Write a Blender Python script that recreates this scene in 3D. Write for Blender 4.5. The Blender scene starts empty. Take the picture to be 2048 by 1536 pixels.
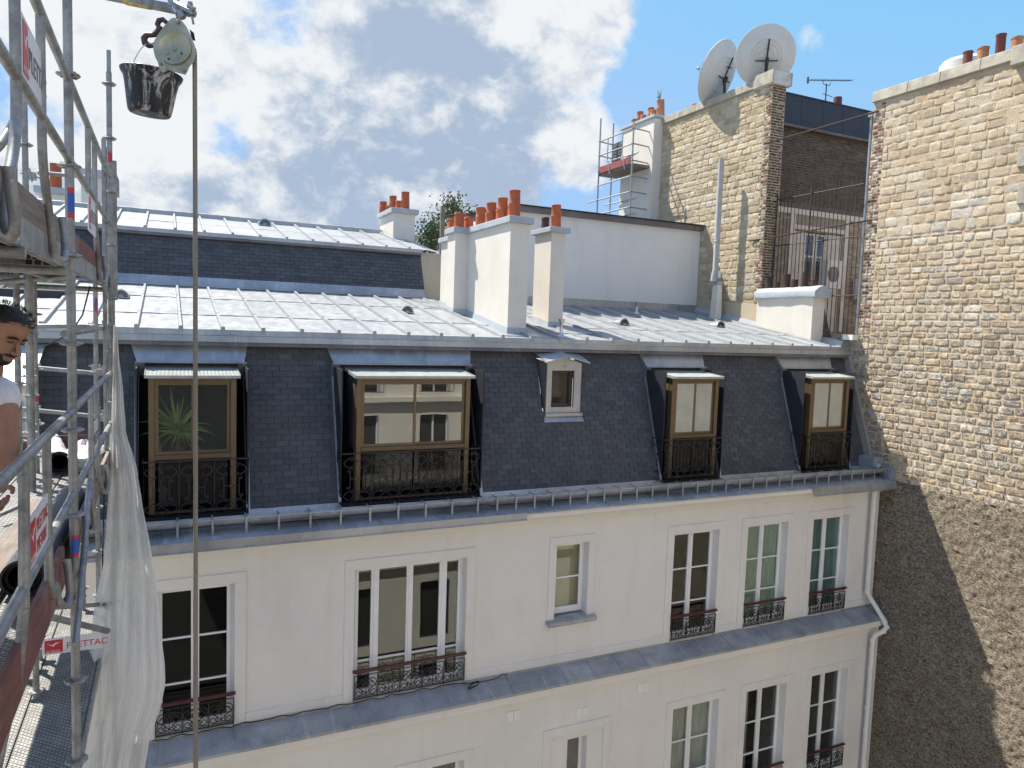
import bpy, math, random
import numpy as np
from mathutils import Vector, Matrix, noise as mnoise
random.seed(7)
scene = bpy.context.scene
COL = scene.collection
R = math.radians

# ------------------------------------------------------------------ camera
CAM_YAW, CAM_PITCH, CAM_ROLL, FPX = 0.44338789, 0.07743191, 0.03427564, 1454.15
cy_, sy_, cp_, sp_ = math.cos(CAM_YAW), math.sin(CAM_YAW), math.cos(CAM_PITCH), math.sin(CAM_PITCH)
cf = Vector((sy_*cp_, cy_*cp_, -sp_))
r0 = Vector((cy_, -sy_, 0)); u0 = r0.cross(cf)
cr = math.cos(CAM_ROLL)*r0 + math.sin(CAM_ROLL)*u0
cu = -math.sin(CAM_ROLL)*r0 + math.cos(CAM_ROLL)*u0
cam_data = bpy.data.cameras.new('camera')
cam = bpy.data.objects.new('camera', cam_data); COL.objects.link(cam)
cam.matrix_world = Matrix(((cr.x, cu.x, -cf.x, 0), (cr.y, cu.y, -cf.y, 0), (cr.z, cu.z, -cf.z, 0), (0, 0, 0, 1)))
cam_data.sensor_width = 36.0
cam_data.lens = FPX/2048*36.0
cam_data.clip_start = 0.05; cam_data.clip_end = 2000
scene.camera = cam

# ------------------------------------------------------------------ sun + sky
SUN_TO = Vector((-0.66, 1.0, 1.85)).normalized()
sun_data = bpy.data.lights.new('sun', 'SUN'); sun_data.energy = 3.2; sun_data.angle = R(0.53)
sun_data.color = (1.0, 0.94, 0.85)
sun = bpy.data.objects.new('sun', sun_data); COL.objects.link(sun)
sun.rotation_euler = SUN_TO.to_track_quat('Z', 'Y').to_euler()
scene.view_settings.view_transform = 'Standard'
scene.view_settings.look = 'None'
scene.view_settings.gamma = 1.0
scene.view_settings.use_curve_mapping = False
scene.view_settings.exposure = 1.4

world = bpy.data.worlds.new('World'); scene.world = world; world.use_nodes = True
wn, wl = world.node_tree.nodes, world.node_tree.links
wn.clear()
wout = wn.new('ShaderNodeOutputWorld'); wbg = wn.new('ShaderNodeBackground')
wbg.inputs['Strength'].default_value = 0.14
sky = wn.new('ShaderNodeTexSky'); sky.sky_type = 'NISHITA'; sky.sun_disc = False
sky.sun_elevation = math.asin(SUN_TO.z); sky.sun_rotation = math.atan2(SUN_TO.x, SUN_TO.y)
sky.air_density = 1.0; sky.dust_density = 0.6; sky.ozone_density = 1.6
geo = wn.new('ShaderNodeTexCoord')
def wmath(op, a, b=None, c=None):
    n = wn.new('ShaderNodeMath'); n.operation = op
    for i, v in enumerate((a, b, c)):
        if v is None: continue
        if isinstance(v, (int, float)): n.inputs[i].default_value = v
        else: wl.new(v, n.inputs[i])
    return n.outputs[0]
def wnoise(scale, detail, rough, off=(0, 0, 0), sc=(1, 1, 1), dist=0.0):
    m = wn.new('ShaderNodeMapping'); m.inputs['Location'].default_value = off; m.inputs['Scale'].default_value = sc
    wl.new(geo.outputs['Generated'], m.inputs['Vector'])
    n = wn.new('ShaderNodeTexNoise'); n.inputs['Scale'].default_value = scale
    n.inputs['Detail'].default_value = detail; n.inputs['Roughness'].default_value = rough
    n.inputs['Distortion'].default_value = dist
    wl.new(m.outputs[0], n.inputs['Vector']); return n.outputs['Fac']
def wblob(px, py, lo, hi):
    d = (cf + cr*((px-1024)/FPX) - cu*((py-768)/FPX)).normalized()
    n = wn.new('ShaderNodeVectorMath'); n.operation = 'DOT_PRODUCT'
    wl.new(geo.outputs['Generated'], n.inputs[0]); n.inputs[1].default_value = d
    m = wn.new('ShaderNodeMapRange'); m.interpolation_type = 'SMOOTHSTEP'
    m.inputs['From Min'].default_value = math.cos(R(hi)); m.inputs['From Max'].default_value = math.cos(R(lo))
    wl.new(n.outputs['Value'], m.inputs['Value']); return m.outputs['Result']
def wramp(v, lo, hi):
    m = wn.new('ShaderNodeMapRange'); m.interpolation_type = 'SMOOTHSTEP'
    m.inputs['From Min'].default_value = lo; m.inputs['From Max'].default_value = hi
    wl.new(v, m.inputs['Value']); return m.outputs['Result']
SD = SUN_TO*0.05
def puffs(o):
    a = wnoise(3.1, 2.5, 0.5, off=(2.3+o.x, 0.7+o.y, 1.1+o.z*1.4), sc=(1, 1, 1.4), dist=0.2)
    b = wnoise(8.5, 9, 0.60, off=(4.1+o.x, 1.7+o.y, 3.1+o.z*1.4), sc=(1, 1, 1.4), dist=0.15)
    bil = wmath('ABSOLUTE', wmath('SUBTRACT', b, 0.5))          # billowed: rounded lumps
    return wmath('ADD', wmath('MULTIPLY', wmath('SUBTRACT', a, 0.5), 3.2), wmath('MULTIPLY', bil, -2.6)), a
base, low = puffs(Vector((0, 0, 0))); base2, _l = puffs(SD)
dens = wmath('ADD', base, 0.18)
for px, py, lo, hi, w in ((660, 160, 3, 24, 0.72), (900, 360, 2, 15, 0.40), (300, 420, 2, 13, 0.42), (1190, 300, 0.5, 4.0, 0.75), (1190, 60, 1, 5.5, 0.65), (1660, 55, .3, 3.0, 0.85), (1600, 100, .3, 2.6, 0.75), (1600, 195, .2, 2.0, .5), (1400, 10, .3, 3, .5), (1420, 235, .2, 1.8, .7), (60, 20, 1, 8, 0.25),
                          (90, 210, .5, 6, -0.70), (430, 270, .3, 3.6, -0.75), (560, 40, .3, 3, -.30), (1600, 240, 4, 20, -0.55), (1700, 330, 2, 16, -0.3), (1330, 170, .5, 5, -0.5), (1420, 60, 1, 6, -0.4), (1950, 60, 2, 14, -0.4)):
    dens = wmath('ADD', dens, wmath('MULTIPLY', wblob(px, py, lo, hi), w))
mask = wramp(dens, -0.05, 0.60)
lit = wmath('MULTIPLY', wmath('SUBTRACT', base, base2), 1.9)       # brighter where the lump faces the sun
thick = wramp(dens, 0.30, 1.10)
shade = wmath('SUBTRACT', wmath('ADD', lit, 0.80), wmath('MULTIPLY', thick, 0.42))
shade = wmath('ADD', shade, wmath('MULTIPLY', wmath('SUBTRACT', wnoise(11, 8, 0.6, off=(3, 8, 1), sc=(1, 1, 1.8), dist=.4), 0.5), 0.55))
for px, py, lo, hi, w in ((870, 380, 3, 15, -0.26), (640, 200, 1, 8, -0.08), (1180, 300, 1, 5, 0.45), (320, 120, 2, 12, 0.22), (1150, 60, 1, 7, .35), (250, 400, 2, 9, .12), (560, 330, 1, 6, .15)):
    shade = wmath('ADD', shade, wmath('MULTIPLY', wblob(px, py, lo, hi), w))
shade = wramp(shade, -0.15, 1.15)
cm = wn.new('ShaderNodeMix'); cm.data_type = 'RGBA'
cm.inputs[6].default_value = (1.12, 1.40, 1.82, 1); cm.inputs[7].default_value = (2.42, 2.48, 2.54, 1)
wl.new(shade, cm.inputs[0])
sm = wn.new('ShaderNodeMix'); sm.data_type = 'RGBA'
skm = wn.new('ShaderNodeVectorMath'); skm.operation = 'MULTIPLY'
wl.new(sky.outputs[0], skm.inputs[0]); skm.inputs[1].default_value = (0.45, 0.63, 0.82)
smin = wn.new('ShaderNodeVectorMath'); smin.operation = 'MINIMUM'; wl.new(skm.outputs[0], smin.inputs[0]); smin.inputs[1].default_value = (1.0, 1.65, 2.6)
wl.new(mask, sm.inputs[0]); wl.new(smin.outputs[0], sm.inputs[6]); wl.new(cm.outputs[2], sm.inputs[7])
wl.new(sm.outputs[2], wbg.inputs['Color']); wl.new(wbg.outputs[0], wout.inputs['Surface'])

# ------------------------------------------------------------------ measuring helpers (photo pixel -> point on a known plane)
def ray(px, py): return cf + cr*((px-1024)/FPX) - cu*((py-768)/FPX)
def onY(px, py, Y): d = ray(px, py); return d*(Y/d.y)
def onX(px, py, X): d = ray(px, py); return d*(X/d.x)
def onZ(px, py, Z): d = ray(px, py); return d*(Z/d.z)
def at(px, py, dist): return ray(px, py)*dist
ZR0, YR0, MR = -0.19, 11.7, 0.17
def roofz(Y): return ZR0 + MR*(Y-YR0)
def onR(px, py): d = ray(px, py); return d*((ZR0-MR*YR0)/(d.z-MR*d.y))
def slateY(z): return 10.98 + 0.34*(z+2.77)

# ------------------------------------------------------------------ mesh builder
class MB:
    def __init__(s): s.v = []; s.f = []; s.c = []; s.m = []
    def face(s, pts, c=0.5):
        n = len(s.v); s.v.extend([tuple(p) for p in pts]); s.f.append(tuple(range(n, n+len(pts)))); s.c.append(c)
    def box(s, x0, y0, z0, x1, y1, z1, c=0.5):
        s.hexa([(x0,y0,z0),(x1,y0,z0),(x1,y1,z0),(x0,y1,z0)], [(x0,y0,z1),(x1,y0,z1),(x1,y1,z1),(x0,y1,z1)], c)
    def hexa(s, b, t, c=0.5):
        n = len(s.v); k = len(b)
        s.v.extend([tuple(p) for p in b]); s.v.extend([tuple(p) for p in t])
        s.f.append(tuple(range(n+k-1, n-1, -1))); s.f.append(tuple(range(n+k, n+2*k)))
        for i in range(k):
            j = (i+1) % k; s.f.append((n+i, n+j, n+k+j, n+k+i))
        s.c.extend([c]*(k+2))
    def extrude(s, poly, d, c=0.5):
        d = Vector(d); s.hexa([Vector(p) for p in poly], [Vector(p)+d for p in poly], c)
    def tube(s, pts, r, n=8, c=0.5, caps=True, closed=False):
        pts = [Vector(p) for p in pts]
        rs = r if isinstance(r, (list, tuple)) else [r]*len(pts)
        base = len(s.v); prev = None; m = len(pts)
        for i, p in enumerate(pts):
            if closed: t = pts[(i+1) % m] - pts[i-1]
            else: t = pts[min(i+1, m-1)] - pts[max(i-1, 0)]
            if t.length < 1e-9: t = Vector((0, 0, 1))
            t.normalize()
            if prev is None:
                a = Vector((0, 0, 1)) if abs(t.z) < 0.9 else Vector((0, 1, 0))
                e1 = t.cross(a).normalized()
            else:
                e1 = (prev - t*prev.dot(t))
                e1 = e1.normalized() if e1.length > 1e-6 else t.orthogonal().normalized()
            prev = e1; e2 = t.cross(e1)
            for k in range(n):
                an = 2*math.pi*(k+0.5)/n
                q = p + (e1*math.cos(an) + e2*math.sin(an))*rs[i]; s.v.append(tuple(q))
        rng = m if closed else m-1
        for i in range(rng):
            j = (i+1) % m
            for k in range(n):
                l = (k+1) % n
                s.f.append((base+i*n+k, base+i*n+l, base+j*n+l, base+j*n+k)); s.c.append(c)
        if caps and not closed:
            s.f.append(tuple(base+k for k in reversed(range(n)))); s.c.append(c)
            s.f.append(tuple(base+(m-1)*n+k for k in range(n))); s.c.append(c)
    def lathe(s, org, axis, prof, n=24, c=0.5, caps=True):
        axis = Vector(axis).normalized(); e1 = axis.orthogonal().normalized(); e2 = axis.cross(e1)
        org = Vector(org); base = len(s.v)
        for (rr, h) in prof:
            for k in range(n):
                an = 2*math.pi*k/n
                s.v.append(tuple(org + axis*h + (e1*math.cos(an)+e2*math.sin(an))*rr))
        for i in range(len(prof)-1):
            for k in range(n):
                l = (k+1) % n
                s.f.append((base+i*n+k, base+i*n+l, base+(i+1)*n+l, base+(i+1)*n+k)); s.c.append(c)
        if caps:
            s.f.append(tuple(base+k for k in reversed(range(n)))); s.c.append(c)
            s.f.append(tuple(base+(len(prof)-1)*n+k for k in range(n))); s.c.append(c)
    def grid(s, P, c=0.5, cf_=None):
        # P[i][j] points
        base = len(s.v); a = len(P); b = len(P[0])
        for row in P: s.v.extend([tuple(p) for p in row])
        for i in range(a-1):
            for j in range(b-1):
                s.f.append((base+i*b+j, base+i*b+j+1, base+(i+1)*b+j+1, base+(i+1)*b+j))
                s.c.append(c if cf_ is None else cf_(i, j))
    def build(s, name, mat, parent=None, smooth=False, label=None, bevel=0, recalc=True):
        me = bpy.data.meshes.new(name)
        me.from_pydata(s.v, [], s.f); me.materials.append(mat)
        at_ = me.attributes.new('var', 'FLOAT', 'FACE'); at_.data.foreach_set('value', s.c)
        if recalc:
            import bmesh
            bm = bmesh.new(); bm.from_mesh(me); bmesh.ops.recalc_face_normals(bm, faces=bm.faces); bm.to_mesh(me); bm.free()
        if smooth:
            me.polygons.foreach_set('use_smooth', [True]*len(me.polygons))
            try: me.set_sharp_from_angle(angle=R(38))
            except Exception: pass
        o = bpy.data.objects.new(name, me); COL.objects.link(o)
        if bevel:
            bv = o.modifiers.new('bevel', 'BEVEL'); bv.width = bevel; bv.segments = 2; bv.limit_method = 'ANGLE'
        if parent is not None:
            o.parent = parent
            o.matrix_parent_inverse = Matrix.Translation(-wloc(parent))
        if label: o['label'] = label
        return o
def wloc(o):
    return Vector(o.location) if o.parent is None else Vector((0, 0, 0))
def tag(o, label=None, cat=None, group=None, kind=None):
    if label: o['label'] = label
    if cat: o['category'] = cat
    if group: o['group'] = group
    if kind: o['kind'] = kind
    return o
def thing(name, label, cat, loc, group=None):
    o = bpy.data.objects.new(name, None); o.empty_display_size = 0.2; COL.objects.link(o)
    o.location = loc; return tag(o, label, cat, group)
def mtext(name, body, size, mat, org, ex, ey, parent, extrude=0.001, align='LEFT', sx=1.0):
    cu_ = bpy.data.curves.new(name, 'FONT'); cu_.body = body; cu_.size = size; cu_.extrude = extrude; cu_.align_x = align
    tmp = bpy.data.objects.new(name+'_tmp', cu_); COL.objects.link(tmp)
    bpy.context.view_layer.update()
    me = bpy.data.meshes.new_from_object(tmp.evaluated_get(bpy.context.evaluated_depsgraph_get()))
    bpy.data.objects.remove(tmp); bpy.data.curves.remove(cu_)
    ex = Vector(ex).normalized(); ey = Vector(ey).normalized(); ez = ex.cross(ey)
    org = Vector(org)
    for v in me.vertices: v.co = org + ex*v.co.x*sx + ey*v.co.y + ez*v.co.z
    me.materials.clear(); me.materials.append(mat); me.name = name
    o = bpy.data.objects.new(name, me); COL.objects.link(o)
    if parent is not None:
        o.parent = parent; o.matrix_parent_inverse = Matrix.Translation(-wloc(parent))
    return o
# ------------------------------------------------------------------ materials
class NT:
    def __init__(s, name):
        s.mat = bpy.data.materials.new(name); s.mat.use_nodes = True
        s.n, s.l = s.mat.node_tree.nodes, s.mat.node_tree.links; s.n.clear()
        s.out = s.n.new('ShaderNodeOutputMaterial'); s.p = s.n.new('ShaderNodeBsdfPrincipled')
        s.l.new(s.p.outputs[0], s.out.inputs['Surface']); s.tc = s.n.new('ShaderNodeTexCoord')
    def set(s, **k):
        names = dict(base='Base Color', rough='Roughness', metal='Metallic', spec='Specular IOR Level', normal='Normal', trans='Transmission Weight', ior='IOR', alpha='Alpha', emis='Emission Color', emstr='Emission Strength', coat='Coat Weight')
        for a, v in k.items(): s.put(s.p.inputs[names[a]], v)
        return s
    def put(s, sock, v):
        if isinstance(v, bpy.types.NodeSocket): s.l.new(v, sock)
        elif isinstance(v, tuple) and len(v) == 3 and sock.type == 'RGBA': sock.default_value = (*v, 1)
        else: sock.default_value = v
    def vec(s, scale=(1, 1, 1), loc=(0, 0, 0), rot=(0, 0, 0)):
        m = s.n.new('ShaderNodeMapping'); m.inputs['Scale'].default_value = scale; m.inputs['Location'].default_value = loc; m.inputs['Rotation'].default_value = rot
        s.l.new(s.tc.outputs['Object'], m.inputs['Vector']); return m.outputs[0]
    def noise(s, scale, detail=5, rough=0.55, vec=None, dist=0.0):
        n = s.n.new('ShaderNodeTexNoise'); n.inputs['Scale'].default_value = scale; n.inputs['Detail'].default_value = detail
        n.inputs['Roughness'].default_value = rough; n.inputs['Distortion'].default_value = dist
        s.l.new(vec if vec is not None else s.tc.outputs['Object'], n.inputs['Vector']); return n.outputs['Fac']
    def voro(s, scale, vec=None, feature='F1'):
        n = s.n.new('ShaderNodeTexVoronoi'); n.inputs['Scale'].default_value = scale; n.feature = feature
        s.l.new(vec if vec is not None else s.tc.outputs['Object'], n.inputs['Vector']); return n.outputs[0]
    def attr(s, name='var'):
        n = s.n.new('ShaderNodeAttribute'); n.attribute_name = name; return n.outputs['Fac']
    def ramp(s, v, stops):
        n = s.n.new('ShaderNodeValToRGB'); e = n.color_ramp.elements
        while len(e) < len(stops): e.new(0.5)
        for i, (p, c) in enumerate(stops):
            e[i].position = p; e[i].color = (*c, 1) if isinstance(c, tuple) else (c, c, c, 1)
        s.put(n.inputs[0], v); return n.outputs[0]
    def rng(s, v, a, b, c=0.0, d=1.0):
        n = s.n.new('ShaderNodeMapRange'); n.interpolation_type = 'SMOOTHSTEP'
        for i, x in zip(('From Min', 'From Max', 'To Min', 'To Max'), (a, b, c, d)): n.inputs[i].default_value = x
        s.put(n.inputs['Value'], v); return n.outputs['Result']
    def mix(s, f, a, b, mode='MIX'):
        n = s.n.new('ShaderNodeMix'); n.data_type = 'RGBA'; n.blend_type = mode
        s.put(n.inputs[0], f); s.put(n.inputs[6], a); s.put(n.inputs[7], b); return n.outputs[2]
    def math(s, op, a, b=0.0):
        n = s.n.new('ShaderNodeMath'); n.operation = op; s.put(n.inputs[0], a); s.put(n.inputs[1], b); return n.outputs[0]
    def bump(s, h, strength=0.3, dist=0.01):
        n = s.n.new('ShaderNodeBump'); n.inputs['Strength'].default_value = strength; n.inputs['Distance'].default_value = dist
        s.put(n.inputs['Height'], h); return n.outputs[0]
    def sep(s):
        n = s.n.new('ShaderNodeSeparateXYZ'); s.l.new(s.tc.outputs['Object'], n.inputs[0]); return n.outputs
def simple(name, col, rough=0.6, metal=0.0, var=0.12, scale=8, bump=0.15, spec=0.5, bscale=60):
    t = NT(name); f = t.noise(scale, 6, 0.6)
    lo = tuple(c*(1-var) for c in col); hi = tuple(min(1, c*(1+var)) for c in col)
    t.set(base=t.ramp(f, [(0.3, lo), (0.7, hi)]), rough=rough, metal=metal, spec=spec)
    if bump: t.set(normal=t.bump(t.noise(bscale, 4), bump, 0.004))
    return t.mat
def plaster(name, col, dirt=0.12):
    t = NT(name)
    f = t.noise(1.3, 7, 0.62); g = t.noise(9, 6, 0.65); st = t.noise(3.0, 5, 0.6, t.vec((1.2, 1.2, 0.18)))
    c = t.ramp(f, [(0.3, tuple(x*(1-dirt*0.6) for x in col)), (0.65, col)])
    c = t.mix(t.rng(st, 0.52, 0.75, 0, 0.35), c, (col[0]*0.80, col[1]*0.78, col[2]*0.74))
    c = t.mix(t.rng(g, 0.5, 0.8, 0, 0.35), c, tuple(x*0.9 for x in col))
    h = t.math('ADD', t.noise(160, 3, 0.6), t.math('MULTIPLY', t.noise(14, 4), 0.8))
    t.set(base=c, rough=0.88, spec=0.25, normal=t.bump(h, 0.25, 0.004)); return t.mat
M = {}
M['plaster'] = plaster('cream_plaster', (0.775, 0.757, 0.72), 0.13)
M['plaster_b'] = plaster('chimney_plaster', (0.74, 0.69, 0.61), 0.2)
M['plaster_w'] = plaster('pale_plaster', (0.77, 0.745, 0.70), 0.08)
M['plaster_d'] = plaster('sand_render', (0.52, 0.44, 0.31), 0.2)
M['soot'] = simple('sooty_mortar', (0.15, 0.125, 0.10), .95, var=.3, scale=2, bump=.3)
M['soot2'] = simple('tan_mortar', (0.30, 0.26, 0.21), .95, var=.2, scale=2, bump=.3)
M['trim_old'] = simple('aged_white_trim', (0.66, 0.62, 0.55), .7, var=.12, scale=4)
M['redtoe'] = simple('faded_red_board', (0.30, 0.07, 0.07), .7, var=.25, scale=6)
M['cap'] = simple('grey_cement', (0.40, 0.43, 0.46), 0.85, var=0.1, scale=5, bump=0.3)
M['trim'] = simple('white_paint', (0.82, 0.82, 0.82), 0.4, var=0.04, bump=0.05)
def slate():
    t = NT('slate'); v = t.attr()
    c = t.ramp(v, [(0.0, (0.064, 0.065, 0.069)), (0.5, (0.082, 0.084, 0.089)), (1.0, (0.108, 0.110, 0.115))])
    c = t.mix(t.rng(t.noise(2.2, 6, 0.65), 0.5, 0.8, 0, 0.45), c, (0.115, 0.115, 0.12))
    c = t.mix(t.rng(t.noise(7, 3, 0.5, t.vec((3, 3, .5))), 0.74, 0.80, 0, 0.7), c, (0.25, 0.26, 0.27))
    h = t.math('ADD', t.noise(45, 6, 0.6), t.math('MULTIPLY', t.noise(9, 3), 0.6))
    t.set(base=c, rough=t.rng(t.noise(20), 0.3, 0.7, 0.6, 0.8), spec=0.35, normal=t.bump(h, 0.35, 0.006)); return t.mat
M['slate'] = slate()
def zinc(name, col, dark, metal=0.55, rough=0.42, streak=0.4, xs=1.0):
    t = NT(name); f = t.noise(1.1, 8, 0.68, dist=0.4); g = t.noise(5.5, 7, 0.7)
    c = t.ramp(f, [(0.32, dark), (0.62, col)])
    c = t.mix(t.rng(g, 0.45, 0.75, 0, 0.5), c, tuple(min(1, x*1.3) for x in col))
    st = t.noise(7*xs, 6, 0.7, t.vec((1, 0.12, 0.12)))
    c = t.mix(t.rng(st, 0.55, 0.72, 0, streak), c, (0.66, 0.67, 0.66))
    sp = t.noise(26, 5, 0.7); c = t.mix(t.rng(sp, 0.62, 0.72, 0, 0.5), c, tuple(x*0.6 for x in dark))
    v = t.attr(); c = t.mix(t.rng(v, 0.0, 1.0, 0.0, 0.25), c, tuple(x*0.75 for x in dark))
    h = t.math('ADD', t.noise(4, 4), t.math('MULTIPLY', t.noise(60, 4), 0.12))
    t.set(base=c, metal=metal, rough=t.rng(g, 0.3, 0.75, rough-0.1, rough+0.16), normal=t.bump(h, 0.25, 0.012)); return t.mat
M['zinc'] = zinc('zinc_roof', (0.37, 0.38, 0.38), (0.30, 0.315, 0.32), 0.25, 0.5, 0.15)
M['zinc_s'] = zinc('zinc_flashing', (0.46, 0.47, 0.47), (0.28, 0.30, 0.32), 0.5, 0.38, 0.5, 2.0)
M['zinc_d'] = zinc('zinc_ledge', (0.42, 0.445, 0.46), (0.21, 0.23, 0.26), 0.2, 0.5, 0.5)
M['zinc_k'] = zinc('zinc_tarnished', (0.20, 0.19, 0.20), (0.10, 0.095, 0.10), 0.3, 0.55, 0.15)
M['steel'] = zinc('galvanised_tube', (0.34, 0.345, 0.34), (0.19, 0.19, 0.185), 0.4, 0.45, 0.3, 4)
def tubem():
    t = NT('stained_galvanised_tube'); f = t.noise(7, 8, .7, dist=.5); g = t.noise(60, 5, .75)
    c = t.ramp(f, [(0.32, (0.17, 0.168, 0.16)), (0.55, (0.31, 0.31, 0.305)), (0.75, (0.42, 0.42, 0.415))])
    c = t.mix(t.rng(g, 0.60, 0.68, 0, .8), c, (0.58, 0.56, 0.52)); c = t.mix(t.rng(t.noise(33, 6, .75), 0.62, 0.70, 0, .6), c, (0.09, 0.085, 0.08))
    t.set(base=c, metal=0.35, rough=t.rng(f, .3, .7, .55, .38), normal=t.bump(g, .3, .003)); return t.mat
M['steel'] = tubem()
M['steel_far'] = simple('galvanised_far', (0.38, 0.40, 0.42), 0.45, 0.5)
M['bronze'] = simple('bronze_aluminium', (0.165, 0.115, 0.062), 0.38, 0.35, var=0.08, bump=0.03)
M['iron'] = simple('black_iron', (0.030, 0.028, 0.028), 0.5, 0.2, var=0.2, bump=0.2)
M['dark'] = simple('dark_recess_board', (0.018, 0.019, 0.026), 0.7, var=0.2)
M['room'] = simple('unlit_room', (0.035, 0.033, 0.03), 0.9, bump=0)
M['red_rail'] = simple('dark_red_paint', (0.085, 0.016, 0.02), 0.35, var=0.1, bump=0.05)
M['brown_alu'] = simple('dark_brown_frame', (0.05, 0.032, 0.025), 0.4, 0.2, bump=0.03)
def terracotta(name, col):
    t = NT(name); v = t.attr(); f = t.noise(9, 6, 0.7)
    c = t.ramp(v, [(0.0, tuple(x*0.75 for x in col)), (1.0, tuple(min(1, x*1.15) for x in col))])
    c = t.mix(t.rng(f, 0.45, 0.75, 0, 0.55), c, (col[0]*0.45, col[1]*0.40, col[2]*0.38))
    s = t.noise(5, 5, 0.7, t.vec((4, 4, .6))); c = t.mix(t.rng(s, 0.58, 0.75, 0, 0.5), c, (0.10, 0.07, 0.055))
    t.set(base=c, rough=0.75, normal=t.bump(t.noise(50, 4), 0.3, 0.004)); return t.mat
M['terra'] = terracotta('terracotta', (0.47, 0.125, 0.05))
M['terra_o'] = terracotta('old_terracotta', (0.42, 0.19, 0.10))
M['terra_d'] = terracotta('dark_red_clay', (0.16, 0.05, 0.04))
M['flue_d'] = simple('sooty_clay', (0.06, 0.03, 0.025), 0.6, var=0.3)
def smear(t, c, kind):
    f = t.math('MULTIPLY', t.rng(t.noise(1.15, 7, 0.62, t.vec((1, 1, 1.3)), .5), 0.47, 0.60), t.rng(t.noise(19, 5, 0.7), 0.30, 0.55, .25, 1))
    return t.mix(t.math('MULTIPLY', f, 0.72), c, (0.60, 0.50, 0.365) if kind == 'right' else (0.54, 0.45, 0.31))
def stone(name, kind):
    t = NT(name); v = t.attr(); S = t.sep()
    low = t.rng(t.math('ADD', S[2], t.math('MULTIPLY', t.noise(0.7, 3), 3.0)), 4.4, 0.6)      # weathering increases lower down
    if kind == 'right':
        c = t.ramp(v, [(0.0, (0.42, 0.315, 0.20)), (0.3, (0.54, 0.42, 0.27)), (0.6, (0.61, 0.485, 0.325)), (0.85, (0.66, 0.56, 0.42)), (0.95, (0.70, 0.64, 0.53)), (1.0, (0.44, 0.39, 0.32))])
    else:
        c = t.ramp(v, [(0.0, (0.38, 0.29, 0.175)), (0.4, (0.52, 0.41, 0.26)), (0.85, (0.60, 0.50, 0.35)), (1.0, (0.66, 0.61, 0.50))])
    big = t.noise(5.0, 9, 0.75, dist=0.9)
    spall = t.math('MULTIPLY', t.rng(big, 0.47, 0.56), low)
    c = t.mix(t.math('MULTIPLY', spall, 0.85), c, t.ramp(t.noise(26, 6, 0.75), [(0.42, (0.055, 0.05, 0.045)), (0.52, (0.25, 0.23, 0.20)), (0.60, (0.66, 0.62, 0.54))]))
    c = t.mix(t.rng(t.noise(48, 5, 0.75), 0.58, 0.68, 0, 0.65), c, (0.09, 0.075, 0.055))
    c = t.mix(t.rng(t.noise(1.5, 6, 0.65), 0.50, 0.68, 0, 0.45), c, (0.44, 0.40, 0.33))
    c = smear(t, c, kind); c = t.mix(0.05, c, (0.50, 0.49, 0.47))
    tool = t.n.new('ShaderNodeTexWave'); tool.inputs['Scale'].default_value = 11; tool.inputs['Distortion'].default_value = 4.5; tool.inputs['Detail'].default_value = 3
    tool.bands_direction = 'Y'; t.l.new(t.tc.outputs['Object'], tool.inputs['Vector'])
    h = t.math('ADD', t.math('MULTIPLY', t.noise(16, 9, 0.75), 1.3), t.math('MULTIPLY', tool.outputs['Fac'], 0.16))
    h = t.math('ADD', h, t.math('MULTIPLY', spall, -0.6))
    t.set(base=c, rough=0.9, spec=0.2, normal=t.bump(h, 1.0, 0.022)); return t.mat
M['stone_r'] = stone('weathered_limestone', 'right')
M['stone_o'] = stone('ochre_rubble', 'ochre')
def mortar(name, col, kind=None):
    t = NT(name); c = t.ramp(t.noise(12, 7, 0.7), [(0.3, tuple(x*0.78 for x in col)), (0.7, col)])
    c = t.mix(t.rng(t.noise(1.7, 5), 0.5, 0.75, 0, 0.4), c, tuple(x*0.7 for x in col))
    if kind: c = smear(t, c, kind); c = t.mix(0.05, c, (0.50, 0.49, 0.47))
    t.set(base=c, rough=0.95, spec=0.15, normal=t.bump(t.noise(40, 7, 0.7), 0.8, 0.012)); return t.mat
M['mortar'] = mortar('sand_mortar', (0.62, 0.48, 0.33), 'right')
M['mortar_o'] = mortar('ochre_mortar', (0.55, 0.43, 0.28), 'ochre')
M['mortar_w'] = mortar('grey_lime_mortar', (0.40, 0.37, 0.33))
def rubble():
    t = NT('rough_rubble_render')
    st = t.vec((1, 1, 2.2), rot=(R(28), 0, 0))
    a = t.noise(8, 10, 0.82, st, 0.9); b = t.noise(1.1, 6, 0.65); d = t.noise(24, 8, 0.80, st, .5)
    c = t.ramp(a, [(0.36, (0.10, 0.078, 0.058)), (0.46, (0.28, 0.22, 0.16)), (0.55, (0.46, 0.38, 0.28)), (0.64, (0.64, 0.56, 0.43))])
    c = t.mix(t.rng(b, 0.42, 0.60, 0, 0.45), c, (0.24, 0.18, 0.12))
    c = t.mix(t.rng(d, 0.53, 0.58, 0, 0.9), c, (0.68, 0.61, 0.50))
    c = t.mix(t.rng(t.noise(3.4, 4), 0.64, 0.72, 0, 0.5), c, (0.30, 0.14, 0.07))
    c = t.mix(t.rng(d, 0.47, 0.42, 0, 0.95), c, (0.035, 0.028, 0.022))
    t.set(base=c, rough=0.95, spec=0.15, normal=t.bump(t.math('ADD', t.math('MULTIPLY', a, 1.5), d), 1.0, 0.06)); return t.mat
M['rubble'] = rubble()
def bricks(name, cols):
    t = NT(name); v = t.attr(); c = t.ramp(v, cols)
    c = t.mix(t.rng(t.noise(30, 6, 0.7), 0.5, 0.7, 0, 0.45), c, (0.10, 0.085, 0.07))
    t.set(base=c, rough=0.9, spec=0.2, normal=t.bump(t.noise(40, 6, 0.7), 0.6, 0.008)); return t.mat
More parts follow.
